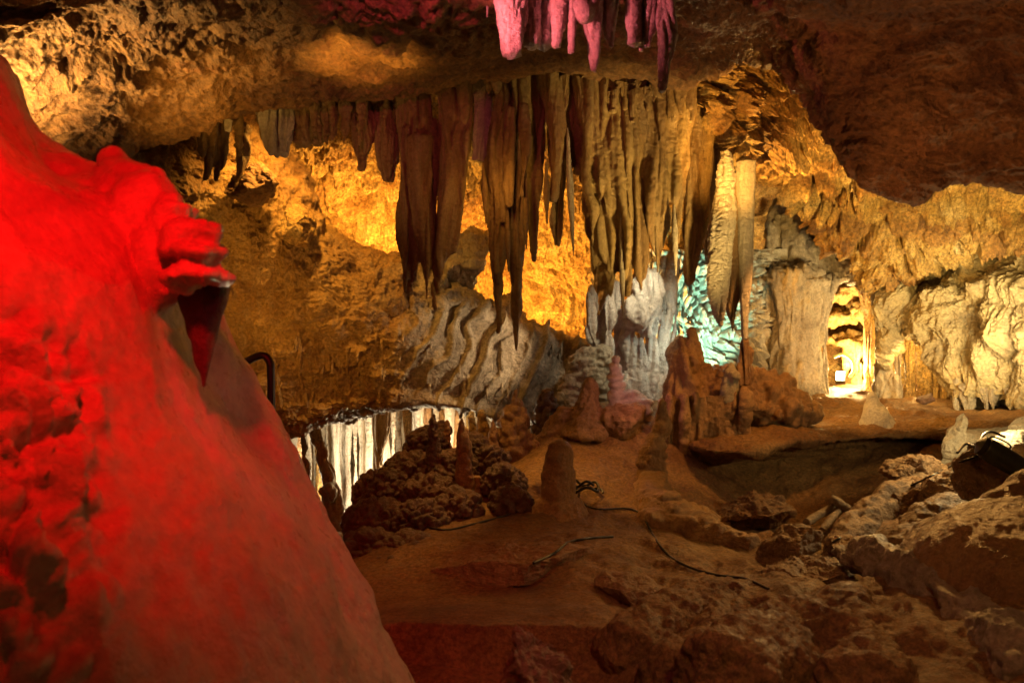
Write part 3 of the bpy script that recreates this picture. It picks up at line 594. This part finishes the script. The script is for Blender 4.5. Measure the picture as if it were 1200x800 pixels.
cluster('stalagmite', 'knobbly dark stalagmite covered in grape like beads', 'stalagmite', [T([(640, 460), (640, 485), (638, 530)], [16, 28, 36], 7.7, 1.)], .011, [('pop', .05, 15), ('fbm', .01, 8)], 'coral', 2, hang=False)
cluster('stalagmite', 'short stalagmite with a bright orange round cap behind the coral mound', 'stalagmite', [T([(564, 482), (565, 490), (566, 520), (568, 560)], [10, 12, 22, 30], 8., 1.), T([(553, 488), (556, 520)], [8, 14], 8.1)], .012, [('cell', .03, 14)], 'gold', 2, hang=False)
cluster('flowstone', 'stack of pale beaded ledges stepping down left of the white columns', 'flowstone', [T([(692, 412), (690, 430), (684, 470)], [30, 50, 60], 8.1), T([(672, 445), (668, 480)], [24, 44], 8.0), T([(660, 462), (655, 500)], [14, 34], 7.95), blob((705, 420, 8.1), .12)], .012, [('band', .009, (1, 1, 60)), ('cell', .035, (11, 11, 16)), ('pop', .02, 26), ('fbm', .03, 5)], 'chalk', 1, hang=False)
cluster('stalagmite', 'rose tinted ringed stalagmite in front of the white columns', 'stalagmite', [T([(721, 420), (722, 440), (724, 465), (726, 495)], [9, 18, 22, 40], 7.6, 1.), T([(730, 470), (760, 480)], [36, 26], 7.65)], .011, [('band', .012, (1, 1, 70)), ('fbm', .012, 12)], 'pink', 2, hang=False)
cluster('stalagmite', 'rose brown dome stalagmite left of the ringed one', 'stalagmite', [T([(692, 450), (690, 466), (686, 510)], [14, 26, 70], 7.5, 1.), T([(668, 480), (650, 530)], [26, 60], 7.5), T([(712, 480), (735, 500)], [30, 60], 7.4)], .013, [('fbm', .035, 5), ('cell', .03, 11), ('rid', .014, 20)], 'orange', 2, hang=False)
cluster('stalagmite', 'smooth grey cone standing alone on the platform edge', 'stalagmite', [T([(1022, 460), (1024, 475), (1027, 492), (1028, 509)], [7, 21, 37, 50], 7.7, 1., 32)], .009, [('fbm', .014, 8), ('fbm', .004, 40)], 'pale', 1, hang=False)
# dark ledge running up to the platform
lip = cr(np.array([(1.80, 7.02), (2.05, 7.15), (2.5, 7.4), (3.1, 7.5), (3.7, 7.35), (4.3, 7.05)]), 26)
cluster('rock_ledge', 'overhanging rock ledge along the front edge of the platform', 'rock', [blob(np.array([q[0], q[1] + .26, CZ - .80 - .02 * math.sin(3 * q[0]) - .22 * max(0, 2.2 - q[0])]), (.32, .62, .06), 20) for q in lip] + [blob(np.array([q[0], q[1] + .25, CZ - .92]), (.22, .22, .10), 20) for q in lip[::2]], .014, [('fbm', .05, 2.6), ('rk', .035, 5), ('fbm', .006, 30)], 'floor', 2, hang=False)

# coral mound: a heap of knobbly clumps
root = empty('coral_mound', P(480, 670, 5.5), 'dark heap of knobbly cave coral beside the red flowstone', 'cave coral')
clumps = [(500, 515, 6.90, 50), (480, 545, 6.58, 60), (530, 545, 6.58, 60), (450, 570, 6.31, 70), (505, 575, 6.25, 70), (555, 520, 6.85, 36), (440, 605, 5.93, 75), (490, 610, 5.88, 75), (535, 590, 6.09, 60), (430, 640, 5.55, 70), (480, 645, 5.50, 75), (460, 668, 5.25, 50), (515, 500, 7.06, 24), (590, 560, 6.42, 52), (600, 585, 6.15, 50), (575, 535, 6.69, 40)]
for x, y, dd, w in clumps:
    r = px2m(w, dd); me = grow([blob((x, y + w * .15, dd), (r, r, r * .85), 20)], .009, 1)
    place('coral_clump', push(me, [('cell', .04, rng.uniform(5, 10)), ('pop', rng.uniform(.035, .06), rng.uniform(12, 26)), ('pop', .016, rng.uniform(36, 55)), ('rid', .008, 24)], .03), M['coral'], root)
me = grow([blob((475, 665, 5.9), (.30, .3, .30)), blob((510, 590, 6.6), (.28, .3, .25))], .03, 2)
place('core', push(me, [('cell', .05, 9), ('pop', .04, 19)]), M['coral'], root)

# ---- boulders
BB = []
def boulder(name, label, px, py, d, r, mat='boulder', seed=1, comps=None, rot=0., group=None):
    rr = np.random.default_rng(seed); nP = 16
    Nn = rr.normal(size=(nP, 3)); Nn /= np.linalg.norm(Nn, axis=1, keepdims=True); H = rr.uniform(.62, 1., nP)
    v, f, c = blob(np.zeros(3), 1., 56)
    dd = v / (np.linalg.norm(v, axis=1, keepdims=True) + 1e-9)
    k = np.maximum(dd @ Nn.T, 1e-3); s = np.minimum((H / k).min(1), 1.25)
    v = dd * s[:, None] * np.array(r)
    a = math.radians(rot); v = np.stack([v[:, 0] * math.cos(a) - v[:, 2] * math.sin(a), v[:, 1], v[:, 0] * math.sin(a) + v[:, 2] * math.cos(a)], 1) + P(px, py, d)
    me = merge([(v, f, c)]); m_ = max(r)
    push(me, comps or [('rid', .10 * m_, 4 / m_ ** .5), ('fbm', .05 * m_, 9), ('fbm', .02 * m_, 34)], .03)
    BB.append(bvh(me))
    return tag(place(name, me, M[mat]), label, 'rock', group)
boulder('boulder', 'pale angular rock jutting from the ochre wall left of the leaf shaped stalactite', 352, 262, 7.65, (.20, .2, .21), 'gold', 41, rot=15)
boulder('boulder', 'cream wedge of rock rising behind the dark folded drapery', 548, 300, 8.7, (.26, .3, .42), 'pale', 43, rot=-32)
boulder('boulder', 'rough ochre block under the ceiling behind the small draperies', 300, 215, 7.2, (.22, .3, .16), 'ceil', 44, rot=20)
boulder('boulder', 'ochre crumbly boulder below the upright pale slab', 1072, 553, 6.0, (.24, .2, .15), 'boulder', 3, rot=10)
boulder('boulder', 'dark angular boulder in front of the black floodlight', 1152, 562, 5.0, (.2, .2, .17), 'boulder', 5, rot=-25)
boulder('boulder', 'upright pale broken slab leaning right behind the boulders', 1118, 518, 6.2, (.08, .1, .21), 'chalk', 8, rot=-22)
boulder('boulder', 'pale slab lying flat behind the black floodlight', 1158, 510, 6.3, (.22, .2, .05), 'chalk', 9, rot=4)
boulder('boulder', 'pale block at the right edge beside the floodlight', 1195, 528, 5.6, (.15, .2, .12), 'chalk', 12, rot=20)
boulder('boulder', 'small pale block resting above the one at the right edge', 1205, 500, 6.0, (.11, .1, .07), 'chalk', 13)
boulder('boulder', 'flat orange rock slab lying on the jumble in the right foreground', 1000, 640, 5.1, (.16, .15, .055), 'orange', 14, rot=-4)
boulder('boulder', 'ragged brown boulder left of the flat orange slab', 925, 640, 5.2, (.22, .2, .11), 'boulder', 15, rot=20)
boulder('boulder', 'greyish block with a dark hollow under it', 955, 672, 4.8, (.27, .22, .10), 'boulder', 16, rot=6)
boulder('boulder', 'squat boulder between the wooden sticks and the right slope', 1075, 628, 5.2, (.2, .2, .13), 'boulder', 17, rot=30)
boulder('boulder', 'long slab tilted up against the platform wall', 1050, 592, 5.7, (.34, .2, .12), 'floor', 18, rot=28)
boulder('boulder', 'small dark rock lying on the platform before the golden niche', 1088, 468, 9.2, (.10, .1, .055), 'coral', 21)
boulder('boulder', 'flat dark slab low in the middle of the muddy slope', 588, 668, 5.05, (.46, .36, .17), 'boulder', 23, [('rk', .035, 4), ('rid', .012, 14), ('fbm', .006, 34)], rot=9)
boulder('boulder', 'small ledge of rock at the right end of the muddy shelf', 745, 695, 4.5, (.2, .2, .06), 'boulder', 24, rot=-8)
boulder('boulder', 'reddish pointed rock at the bottom edge of the picture', 624, 806, 3.1, (.17, .17, .20), 'boulder', 25, [('rid', .03, 9), ('cell', .02, 18), ('fbm', .008, 40)])
boulder('boulder', 'lumpy rock bedded in the dark hollow below the platform', 880, 600, 6.3, (.40, .3, .14), 'floor', 35, rot=8)
boulder('boulder', 'ochre stone wedged between the two boulders at right', 1108, 575, 5.5, (.20, .2, .09), 'boulder', 36, rot=24)
RC = [('rk', .045, 2.6), ('fbm', .03, 5), ('rid', .010, 18), ('fbm', .005, 45)]
cluster('rock_ridge', 'broad rounded brown ridge spreading to the bottom edge left of the pale crest', 'rock', [tube([(1035, 690, 4.25), (980, 722, 3.95), (920, 760, 3.65), (850, 830, 3.2)], [.07, .13, .19, .26], 24, 60), tube([(985, 715, 4.0), (1010, 770, 3.6), (1020, 830, 3.2)], [.10, .16, .2], 24, 50)], .015, RC, 'floor', 4, hang=False)
cluster('rock_ridge', 'low light topped ridge running down left from the greyish block', 'rock', [tube([(900, 690, 4.55), (850, 700, 4.4), (800, 722, 4.2), (735, 772, 3.85)], [.06, .10, .13, .17], 24, 60), tube([(850, 705, 4.35), (840, 760, 3.9), (790, 810, 3.5)], [.08, .13, .18], 24, 50)], .015, RC, 'floor', 4, hang=False)
cluster('rock_ridge', 'tilted rock slab descending from the platform edge behind the crossed sticks', 'rock', [tube([(1110, 560, 6.0), (1060, 590, 5.8), (1010, 625, 5.5), (985, 650, 5.2)], [.10, .16, .17, .10], 24, 60, .8), tube([(1140, 585, 5.4), (1090, 625, 5.1), (1050, 655, 4.8)], [.10, .16, .12], 24, 50)], .015, RC, 'boulder', 3, hang=False)
cluster('flowstone', 'smooth curved flow of pinkish brown stone under the leaning orange stalagmite', 'flowstone', [tube([(768, 560, 6.7), (764, 590, 6.4), (785, 612, 6.1), (830, 628, 5.9), (885, 640, 5.7)], [.10, .16, .17, .13, .08], 24, 70), blob((775, 612, 6.05), (.16, .14, .12))], .014, [('fbm', .03, 4), ('cusp', .010, 12), ('fbm', .005, 40)], 'orange', 4, hang=False)
shaft('stalagmite', 'slender spire among the coral just left of the tall pointed stalagmite', 'stalagmite', [(578, 492), (578, 505), (577, 530), (576, 565)], [3, 9, 14, 20], 7.1, 'orange', [('cell', .016, 22), ('fbm', .012, 9)], 1., hang=False)
shaft('stalagmite', 'small beaded spire right of the knobbly dark stalagmite', 'stalagmite', [(662, 470), (662, 485), (661, 505), (660, 530)], [3, 9, 13, 20], 7.7, 'chalk', [('cell', .018, 24), ('fbm', .008, 9)], 1., hang=False)
shaft('stalagmite', 'thin reddish spire rising from the top of the coral mound', 'stalagmite', [(524, 492), (524, 505), (523, 525), (522, 550)], [3, 8, 12, 18], 6.9, 'orange', [('cell', .016, 22), ('fbm', .012, 9)], 1., hang=False)
shaft('stalagmite', 'tall slim reddish spire before the right end of the bright grotto', 'stalagmite', [(541, 490), (541, 505), (543, 540), (544, 592)], [4, 11, 17, 26], 6.3, 'orange', [('cell', .014, 20), ('fbm', .014, 8)], 1., hang=False)
shaft('stalagmite', 'knobbly slim spire standing among the coral before the bright columns', 'stalagmite', [(507, 486), (507, 500), (508, 530), (508, 570)], [4, 11, 16, 24], 6.5, 'coral', [('cell', .02, 18), ('pop', .012, 30)], 1., hang=False)
# ridge of pale stone running down to the right corner and the smooth mound behind it
cluster('rock_ridge', 'pale crested ridge running down to the lower right corner', 'rock', [tube([(985, 648, 4.8), (1035, 662, 4.4), (1100, 695, 4.0), (1160, 745, 3.5), (1220, 805, 3.1)], [.06, .09, .12, .12, .13], 20, 60), tube([(1090, 715, 3.95), (1085, 810, 3.4)], [.06, .10])], .013, [('rid', .05, 4), ('fbm', .03, 5), ('rid', .015, 16), ('fbm', .006, 40)], 'grey', 2, hang=False)
cluster('flowstone_mound', 'smooth glistening brown mound filling the right edge', 'flowstone', [blob((1215, 690, 4.1), (.62, .7, .42), 40), tube([(1215, 570, 4.4), (1140, 640, 4.3), (1080, 680, 4.2)], [.12, .16, .14])], .013, [('fbm', .035, 3), ('fbm', .016, (9, 9, 7)), ('rk', .005, 9), ('cell', .003, (26, 26, 40)), ('fbm', .003, 60)], 'orange', 3, hang=False)

# ---- red lit flowstone in the left foreground
def RB(*q): return [P(*a) for a in q]
rows = [[(-500, -150, 2.3), (-500, 0, 2.2), (-500, 200, 2.0), (-480, 500, 1.8), (-450, 800, 1.6), (-450, 1300, 1.3)],
        [(-120, -60, 2.5), (-110, 60, 2.3), (-100, 200, 2.1), (-60, 450, 1.9), (0, 800, 1.65), (40, 1300, 1.25)],
        [(-30, 30, 2.75), (0, 150, 2.55), (60, 260, 2.35), (100, 430, 2.2), (215, 800, 1.95), (300, 1300, 1.5)],
        [(-6, 72, 2.95), (45, 190, 2.8), (140, 250, 2.65), (205, 420, 2.6), (358, 770, 2.3), (520, 1300, 1.8)],
        [(-2, 70, 3.1), (38, 160, 3.0), (165, 225, 2.92), (226, 395, 3.0), (335, 600, 2.95), (580, 1050, 2.5)],
        [(-20, 75, 3.5), (15, 165, 3.5), (120, 225, 3.5), (208, 395, 3.5), (312, 600, 3.5), (500, 1050, 3.2)],
        [(-500, -150, 3.5), (-500, 0, 3.5), (-500, 200, 3.5), (-480, 500, 3.5), (-450, 800, 3.5), (-450, 1300, 3.0)]]
R = np.array([[P(*q) for q in r] for r in rows])
R = cr(R, 90); R = cr(R.transpose(1, 0, 2), 60).transpose(1, 0, 2)     # 90 rows round, 60 down
ring = R.transpose(1, 0, 2)                                            # 60 x 90
V = ring.reshape(-1, 3); F = gridfaces(90, 60, True)
c0, c1 = len(V), len(V) + 1; V = np.concatenate([V, [ring[0].mean(0)], [ring[-1].mean(0)]])
i = np.arange(90); j = (i + 1) % 90; b_ = 59 * 90
body = (V, F, np.concatenate([np.stack([j, i, np.full(90, c0), np.full(90, c0)], 1), np.stack([b_ + i, b_ + j, np.full(90, c1), np.full(90, c1)], 1)]))
lumps = [blob((134, 192, 2.85), .060), blob((150, 225, 2.82), (.12, .12, .13)), blob((168, 205, 2.78), .058), blob((183, 206, 2.74), .04), blob((104, 226, 2.85), (.10, .12, .07)),
         blob((172, 262, 2.72), (.13, .12, .17)), blob((188, 310, 2.66), (.09, .10, .15)), blob((206, 262, 2.66), (.075, .09, .10)), blob((222, 285, 2.6), (.075, .11, .07)),
         blob((236, 303, 2.55), (.065, .13, .055)), blob((247, 325, 2.53), (.05, .11, .032)), blob((222, 328, 2.54), (.065, .13, .032)), blob((262, 322, 2.56), (.022, .05, .02)), blob((232, 268, 2.6), (.05, .08, .04))]
me = grow([body] + lumps, .0135, 3)
def lowmask(V): return .35 + .65 * sstep((.15 - V[:, 0] * .0 - (V[:, 0] + 1.05)) / .5)
push(me, [('fbm', .045, 2.2), ('fbm', .010, (6, 6, 3)), ('rid', .003, (12, 12, 4))], .05)
def pit(V):      # pitted texture only on the near lower-left flank
    px = 600 + V[:, 0] / V[:, 1] * 1000; py = 400 - (V[:, 2] - CZ) / V[:, 1] * 1000
    return sstep((170 - px) / 130) * sstep((py - 330) / 120) + .25 * sstep((px - 195) / 30) * sstep((350 - py) / 20) * sstep((py - 235) / 30)
push(me, [('cusp', .040, (15, 15, 7)), ('rid', .034, (20, 20, 10)), ('cell', .03, (12, 12, 7))], .05, mask=pit)
def crag(V):
    px = 600 + V[:, 0] / V[:, 1] * 1000; py = 400 - (V[:, 2] - CZ) / V[:, 1] * 1000
    return sstep((px - 175) / 35) * sstep((352 - py) / 12) * sstep((py - 215) / 40)
push(me, [('band', .014, (1, 1, 95)), ('rid', .014, (13, 13, 18)), ('cell', .010, (22, 22, 34))], .03, mask=crag)
rr = empty('flowstone', P(100, 900, 2.2), 'huge red lit flowstone mass filling the left foreground', 'flowstone')
ob = place('flowstone_body', me, M['red'], rr)
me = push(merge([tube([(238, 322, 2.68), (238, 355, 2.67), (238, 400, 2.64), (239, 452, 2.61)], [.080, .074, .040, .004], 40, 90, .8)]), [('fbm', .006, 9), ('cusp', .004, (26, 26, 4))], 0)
o_ = place('shade_tooth', me, M['coral'], rr); o_['label'] = 'dark coloured tooth standing in for the shadow under the red ledge'  # dark material draws in the shade below the ledge

# ---- cables, sticks, handrail, lamps
def cable(label, pix, r=.007, lift=.006):
    pts = np.array([hit(x, y, [BF] + BB)[0] + np.array([0, -.01, lift]) for x, y in cr(np.array(pix, float), len(pix) * 8)])
    for _ in range(3): pts[1:-1] = (pts[:-2] + 2 * pts[1:-1] + pts[2:]) / 4
    o = place('cable', merge([tube(pts, [r] * len(pts), 10, len(pts) * 2, 1, True)]), M['black']); return tag(o, label, 'cable')
cable('black cable running from the coral mound past the stubby stalagmite', [(500, 618), (525, 621), (560, 613), (600, 602), (628, 592), (650, 588), (672, 586)])
cable('long black cable trailing from the loop behind the stubby stalagmite and down the slope', [(678, 588), (700, 597), (735, 596), (752, 604), (764, 625), (780, 648), (805, 664), (840, 674), (872, 678), (900, 690)])
cable('black cable climbing the right hand boulders to the floodlight', [(975, 636), (990, 626), (1010, 612), (1034, 590), (1055, 575), (1085, 561), (1108, 549), (1130, 540), (1150, 533)])
cable('short black line standing in for a crack across the flat slab', [(625, 660), (650, 648), (665, 636), (690, 631), (718, 629)], .008)  # a thin black tube in place of the slab's dark crack
th = np.linspace(0, 2 * math.pi * 1.9, 50); c = hit(686, 582, [BF])[0]
pts = [c + np.array([.13 * math.cos(t) * (1 - .01 * k), .1 * math.sin(t), .03 + .006 * k * .3 + .02 * math.sin(3 * t)]) for k, t in enumerate(th)]
tag(place('cable_coil', merge([tube(pts, [.010] * 50, 10, 160, 1, True)]), M['black']), 'black cable coiled in a loop behind the stubby stalagmite', 'cable')
for lb, a, w in (('grey wooden stick leaning up to the right against the ledge', [(945, 612, 5.6), (962, 602, 5.7), (984, 590, 5.8)], .028), ('short wooden stick crossing under the longer leaning one', [(964, 622, 5.5), (975, 608, 5.6), (988, 594, 5.75)], .026), ('thick wooden stick end lying at the top of the crossed sticks', [(975, 585, 5.75), (985, 591, 5.7), (996, 598, 5.7)], .03)):
    tag(place('stick', push(merge([tube(a, [w] * 3, 16, 40)]), [('fbm', .006, (20, 20, 20))]), M['wood']), lb, 'stick')
tag(place('handrail', merge([tube([(255, 452, 4.6), (272, 436, 4.6), (284, 427, 4.6), (300, 418, 4.6), (310, 417, 4.6), (316, 424, 4.6), (317.5, 436, 4.6), (318, 480, 4.6), (318, 560, 4.6), (318, 690, 4.6)], [.021] * 10, 16, 120)]), M['metal']), 'black bent pipe handrail behind the red flowstone', 'handrail')
# floodlight at the right edge: ribbed body, lens, bracket
def box(c, ax, ay, az, s):
    A = np.array([ax, ay, az], float); out = []
    for x in (-1, 1):
        for y in (-1, 1):
            for z in (-1, 1): out.append(np.array(c) + A[0] * x * s[0] + A[1] * y * s[1] + A[2] * z * s[2])
    return np.array(out), np.array([(0, 1, 3, 2), (4, 6, 7, 5), (0, 4, 5, 1), (2, 3, 7, 6), (0, 2, 6, 4), (1, 5, 7, 3)])
def unit(v): v = np.array(v, float); return v / np.linalg.norm(v)
def bevelbox(c, aim, s, bev=.012):
    ay = unit(aim); ax = unit(np.cross(ay, [0, 0, 1])); az = np.cross(ax, ay)
    return grow([box(c, ax, ay, az, s)], bev * .6, 2), ax, ay, az
LP = P(1174, 535, 4.75); aim = unit(P(1120, 470, 8.) - LP)
fl = empty('floodlight', LP, 'black cylindrical floodlight lying among the pale rocks at right', 'floodlight')
a0, a1 = P(1154, 524, 4.75), P(1196, 549, 4.7)
place('body', merge([tube([a0, a0 * .9 + a1 * .1, a0 * .15 + a1 * .85, a1], [.052, .062, .062, .045], 32, 40, 1, True)]), M['green'], fl)
place('end_cap', merge([tube([a0 + (a0 - a1) * .12, a0], [.056, .056], 32, 8, 1, True)]), M['black'], fl)
ax_ = unit(a1 - a0); up = unit(np.cross(ax_, [0, 1, 0])) * (1 if np.cross(ax_, [0, 1, 0])[2] > 0 else -1); mid = (a0 + a1) / 2
place('bracket', merge([tube([a0 + up * .03, a0 + up * .07, a0 * .7 + a1 * .3 + up * .085, mid + up * .08, mid + up * .05], [.005] * 5, 10, 40, 1, True)]), M['black'], fl)
tag(place('cable', merge([tube([(1122, 530, 5.), (1132, 520, 5.1), (1146, 523, 5.), (1152, 510, 5.2), (1162, 506, 5.3), (1178, 512, 5.3)], [.008] * 6, 10, 90)]), M['black']), 'thin black cable looping over the pale rocks behind the floodlight', 'cable')
# lit lamp in the passage
LQ = P(984, 437, 11.2)
lp = empty('lamp', LQ, 'lit white floodlight glowing at the left foot of the bright passage', 'lamp')
me, ax, ay, az = bevelbox(LQ + np.array([.05, .1, -.07]), (-.35, -.8, .5), (.065, .05, .075))
place('housing', me, M['metal'], lp)
place('lens', merge([box(LQ + np.array([.05, .1, -.07]) + ay * .064, ax, ay, az, (.05, .006, .06))]), M['lens'], lp)
tag(place('hose', merge([tube([(977, 418, 11.1), (988, 415, 11.1), (998, 421, 11.1), (1001, 432, 11.1), (996, 442, 11.1)], [.022] * 5, 14, 70)]), M['hose']), 'pale green hose arching over the lit passage lamp', 'hose')

# ------------------------------------------------------------------ lamps of the show cave, and unseen fills added for brightness
def lamp(name, loc, col, w, aim=None, size=70, blend=.6, rad=.06):
    l = bpy.data.lights.new(name, 'SPOT' if aim is not None else 'POINT'); l.color = col; l.energy = w; l.shadow_soft_size = rad
    if aim is not None: l.spot_size = math.radians(size); l.spot_blend = blend
    o = bpy.data.objects.new(name, l); COL.objects.link(o); o.location = loc
    if aim is not None: o.rotation_euler = Vector(np.array(aim) - np.array(loc)).to_track_quat('-Z', 'Y').to_euler()
    return o
AMB = (1., .46, .07); WARM = (1., .70, .34); WHITE = (1., .80, .50)
lamp('red_lamp', (-.66, 1.3, CZ + 1.15), (1., .002, .004), 160, P(105, 300, 2.4), 84, 1.)
lamp('amber_fill', (.3, .3, CZ + .5), (1., .24, .03), 5, P(40, 660, 1.9), 50, 1.)  # fill added near the camera for the lower left flank
lamp('pink_lamp', P(470, 30, 3.9), (1., .18, .21), 75, P(668, 0, 4.4), 54, .9)
lamp('pink_spill', P(420, -60, 3.6), (1., .10, .16), 40, P(490, 15, 4.9), 70, 1.)
lamp('pink_floor_spill', (.5, 2.4, CZ + 1.5), (1., .16, .26), 26, P(800, 770, 3.6), 66, 1.)  # extra lamp standing in for pink spill on the floor
lamp('flank_lamp', P(440, 120, 2.0), (1., .07, .09), 14, P(300, 500, 2.95), 44, 1.)
lamp('gold_lamp', P(580, 395, 9.1), AMB, 250); lamp('gold_lamp', P(660, 420, 9.3), AMB, 170); lamp('gold_lamp', P(430, 325, 8.75), AMB, 220)
lamp('curtain_lamp', P(940, 500, 5.5), (1., .62, .17), 330, P(790, 250, 6.6), 50, .8)
lamp('tooth_fill', P(590, 215, 6.2), AMB, 2.5)  # small fill added to warm the pale tooth
lamp('left_ceiling_lamp', P(-30, 190, 4.6), (1., .56, .15), 230, P(20, 40, 4.75), 118, .7, .2)
lamp('ceiling_lamp', P(400, 180, 5.3), AMB, 60, P(430, 20, 5.7), 66, .8)
lamp('ceiling_lamp', P(230, 230, 5.2), AMB, 30, P(240, 100, 5.7), 80, .8)
lamp('hanging_wall_lamp', P(748, 350, 7.8), (1., .66, .32), 130, P(535, 420, 8.2), 42, .6)
lamp('hanging_wall_lamp', P(345, 120, 7.0), AMB, 180, P(330, 300, 7.7), 120, .8)
lamp('hanging_wall_lamp', P(250, 420, 6.6), AMB, 50, P(350, 330, 7.8), 110, .8)
lamp('grotto_lamp', P(440, 610, 11.0), WHITE, 170); lamp('grotto_lamp', P(320, 560, 11.), WHITE, 70); lamp('grotto_lamp', P(530, 560, 11.3), (1., .7, .35), 90)
lamp('teal_lamp', P(835, 460, 8.6), (.42, 1., .68), 250, P(812, 385, 9.6), 60, .5)
lamp('white_lamp', P(770, 285, 7.5), (1., .84, .54), 34, P(740, 410, 8.3), 80, .8); lamp('white_lamp', P(796, 400, 8.0), (.9, 1., .8), 3, None, rad=.05)
lamp('passage_lamp', P(992, 430, 11.3), (1., .66, .24), 200); lamp('passage_lamp', P(1000, 425, 11.9), (1., .62, .2), 110); lamp('passage_lamp', P(998, 462, 10.8), (1., .75, .4), 14)
lamp('niche_light', P(1080, 430, 10.6), (1., .58, .16), 110); lamp('niche_light', P(1072, 415, 9.6), (1., .58, .16), 12)  # the second is added in the niche mouth to brighten its columns
lamp('right_flood', P(1240, 430, 7.0), (1., .72, .30), 520, P(1100, 370, 9.0), 78, .9, .35)
lamp('right_roof_flood', P(1172, 435, 5.6), (1., .62, .16), 650, P(1090, 225, 7.8), 64, .9)
lamp('right_flood_spill', P(1150, 490, 5.6), (1., .72, .32), 24)
lamp('rose_lamp', P(748, 445, 7.1), (1., .36, .30), 2.5)
lamp('drapery_fill', P(250, 330, 5.6), (1., .5, .14), 16, P(440, 170, 6.6), 60, .9)  # dim amber fill added for the left draperies
lamp('roof_lamp', P(905, 330, 8.2), AMB, 380, P(950, 160, 7.5), 90, .8)
lamp('column_lamp', P(1010, 470, 9.0), (1., .58, .22), 60, P(950, 400, 10.), 70, .8)
lamp('platform_light', P(980, 150, 7.2), AMB, 260, P(1000, 465, 9.), 80)
lamp('mound_fill', P(960, 250, 6.5), (1., .42, .09), 90, P(850, 500, 7.4), 60, .8)  # fill added to light the rusty mound from the front
lamp('lobe_fill', P(1080, 420, 3.6), (1., .38, .13), 45, P(1060, 120, 4.7), 90, 1.)  # unseen fill added to lift the dark ceiling lobe
lamp('front_fill', (1.0, .9, CZ + 1.5), (1., .44, .12), 85, P(900, 700, 4.2), 60, .9, .2)  # fill added from the camera side for the right foreground floor
lamp('front_fill', (.4, .8, CZ + 1.2), (1., .40, .10), 48, P(640, 570, 6.5), 34, .9, .2)  # second added fill, for the stalagmites in the middle
lamp('rock_accent', (.55, 3.3, CZ + .5), (1., .20, .2), 12, P(632, 775, 3.1), 21, .8)  # accent light added so the front rock stands out
lamp('hollow_fill', P(850, 270, 6.1), AMB, 150, P(880, 110, 7.0), 80, .9)  # fill added in front to brighten the golden hollow
lamp('floor_lamp', P(575, 150, 6.9), (1., .46, .09), 240, P(640, 620, 6.0), 60, 1., .06)
lamp('rocks_lamp', P(1060, 262, 7.2), (1., .48, .11), 230, P(1040, 620, 5.2), 66, 1., .06)

lamp('platform_light', P(975, 300, 6.4), (1., .68, .36), 26, P(1027, 490, 7.7), 26, .8)  # front fill added to brighten the grey cone

# ------------------------------------------------------------------ world, camera, render
w = bpy.data.worlds.new('World'); scene.world = w; w.use_nodes = True
bg = w.node_tree.nodes['Background']; bg.inputs[0].default_value = (1., .36, .16, 1); bg.inputs[1].default_value = .035
cam = bpy.data.cameras.new('Camera'); co = bpy.data.objects.new('Camera', cam); COL.objects.link(co)
co.location = (0, 0, CZ); co.rotation_euler = (math.radians(90), 0, 0)
cam.sensor_width = 36; cam.lens = 30; cam.clip_end = 200; cam.clip_start = .05
cam.dof.use_dof = True; cam.dof.focus_distance = 7.5; cam.dof.aperture_fstop = 3.2
scene.camera = co
vs = scene.view_settings; vs.view_transform = 'Standard'; vs.look = 'None'; vs.exposure = .55; vs.gamma = 1
scene.cycles.use_denoising = True
scene.cycles.max_bounces = 5; scene.cycles.diffuse_bounces = 3
scene.cycles.sample_clamp_indirect = 4
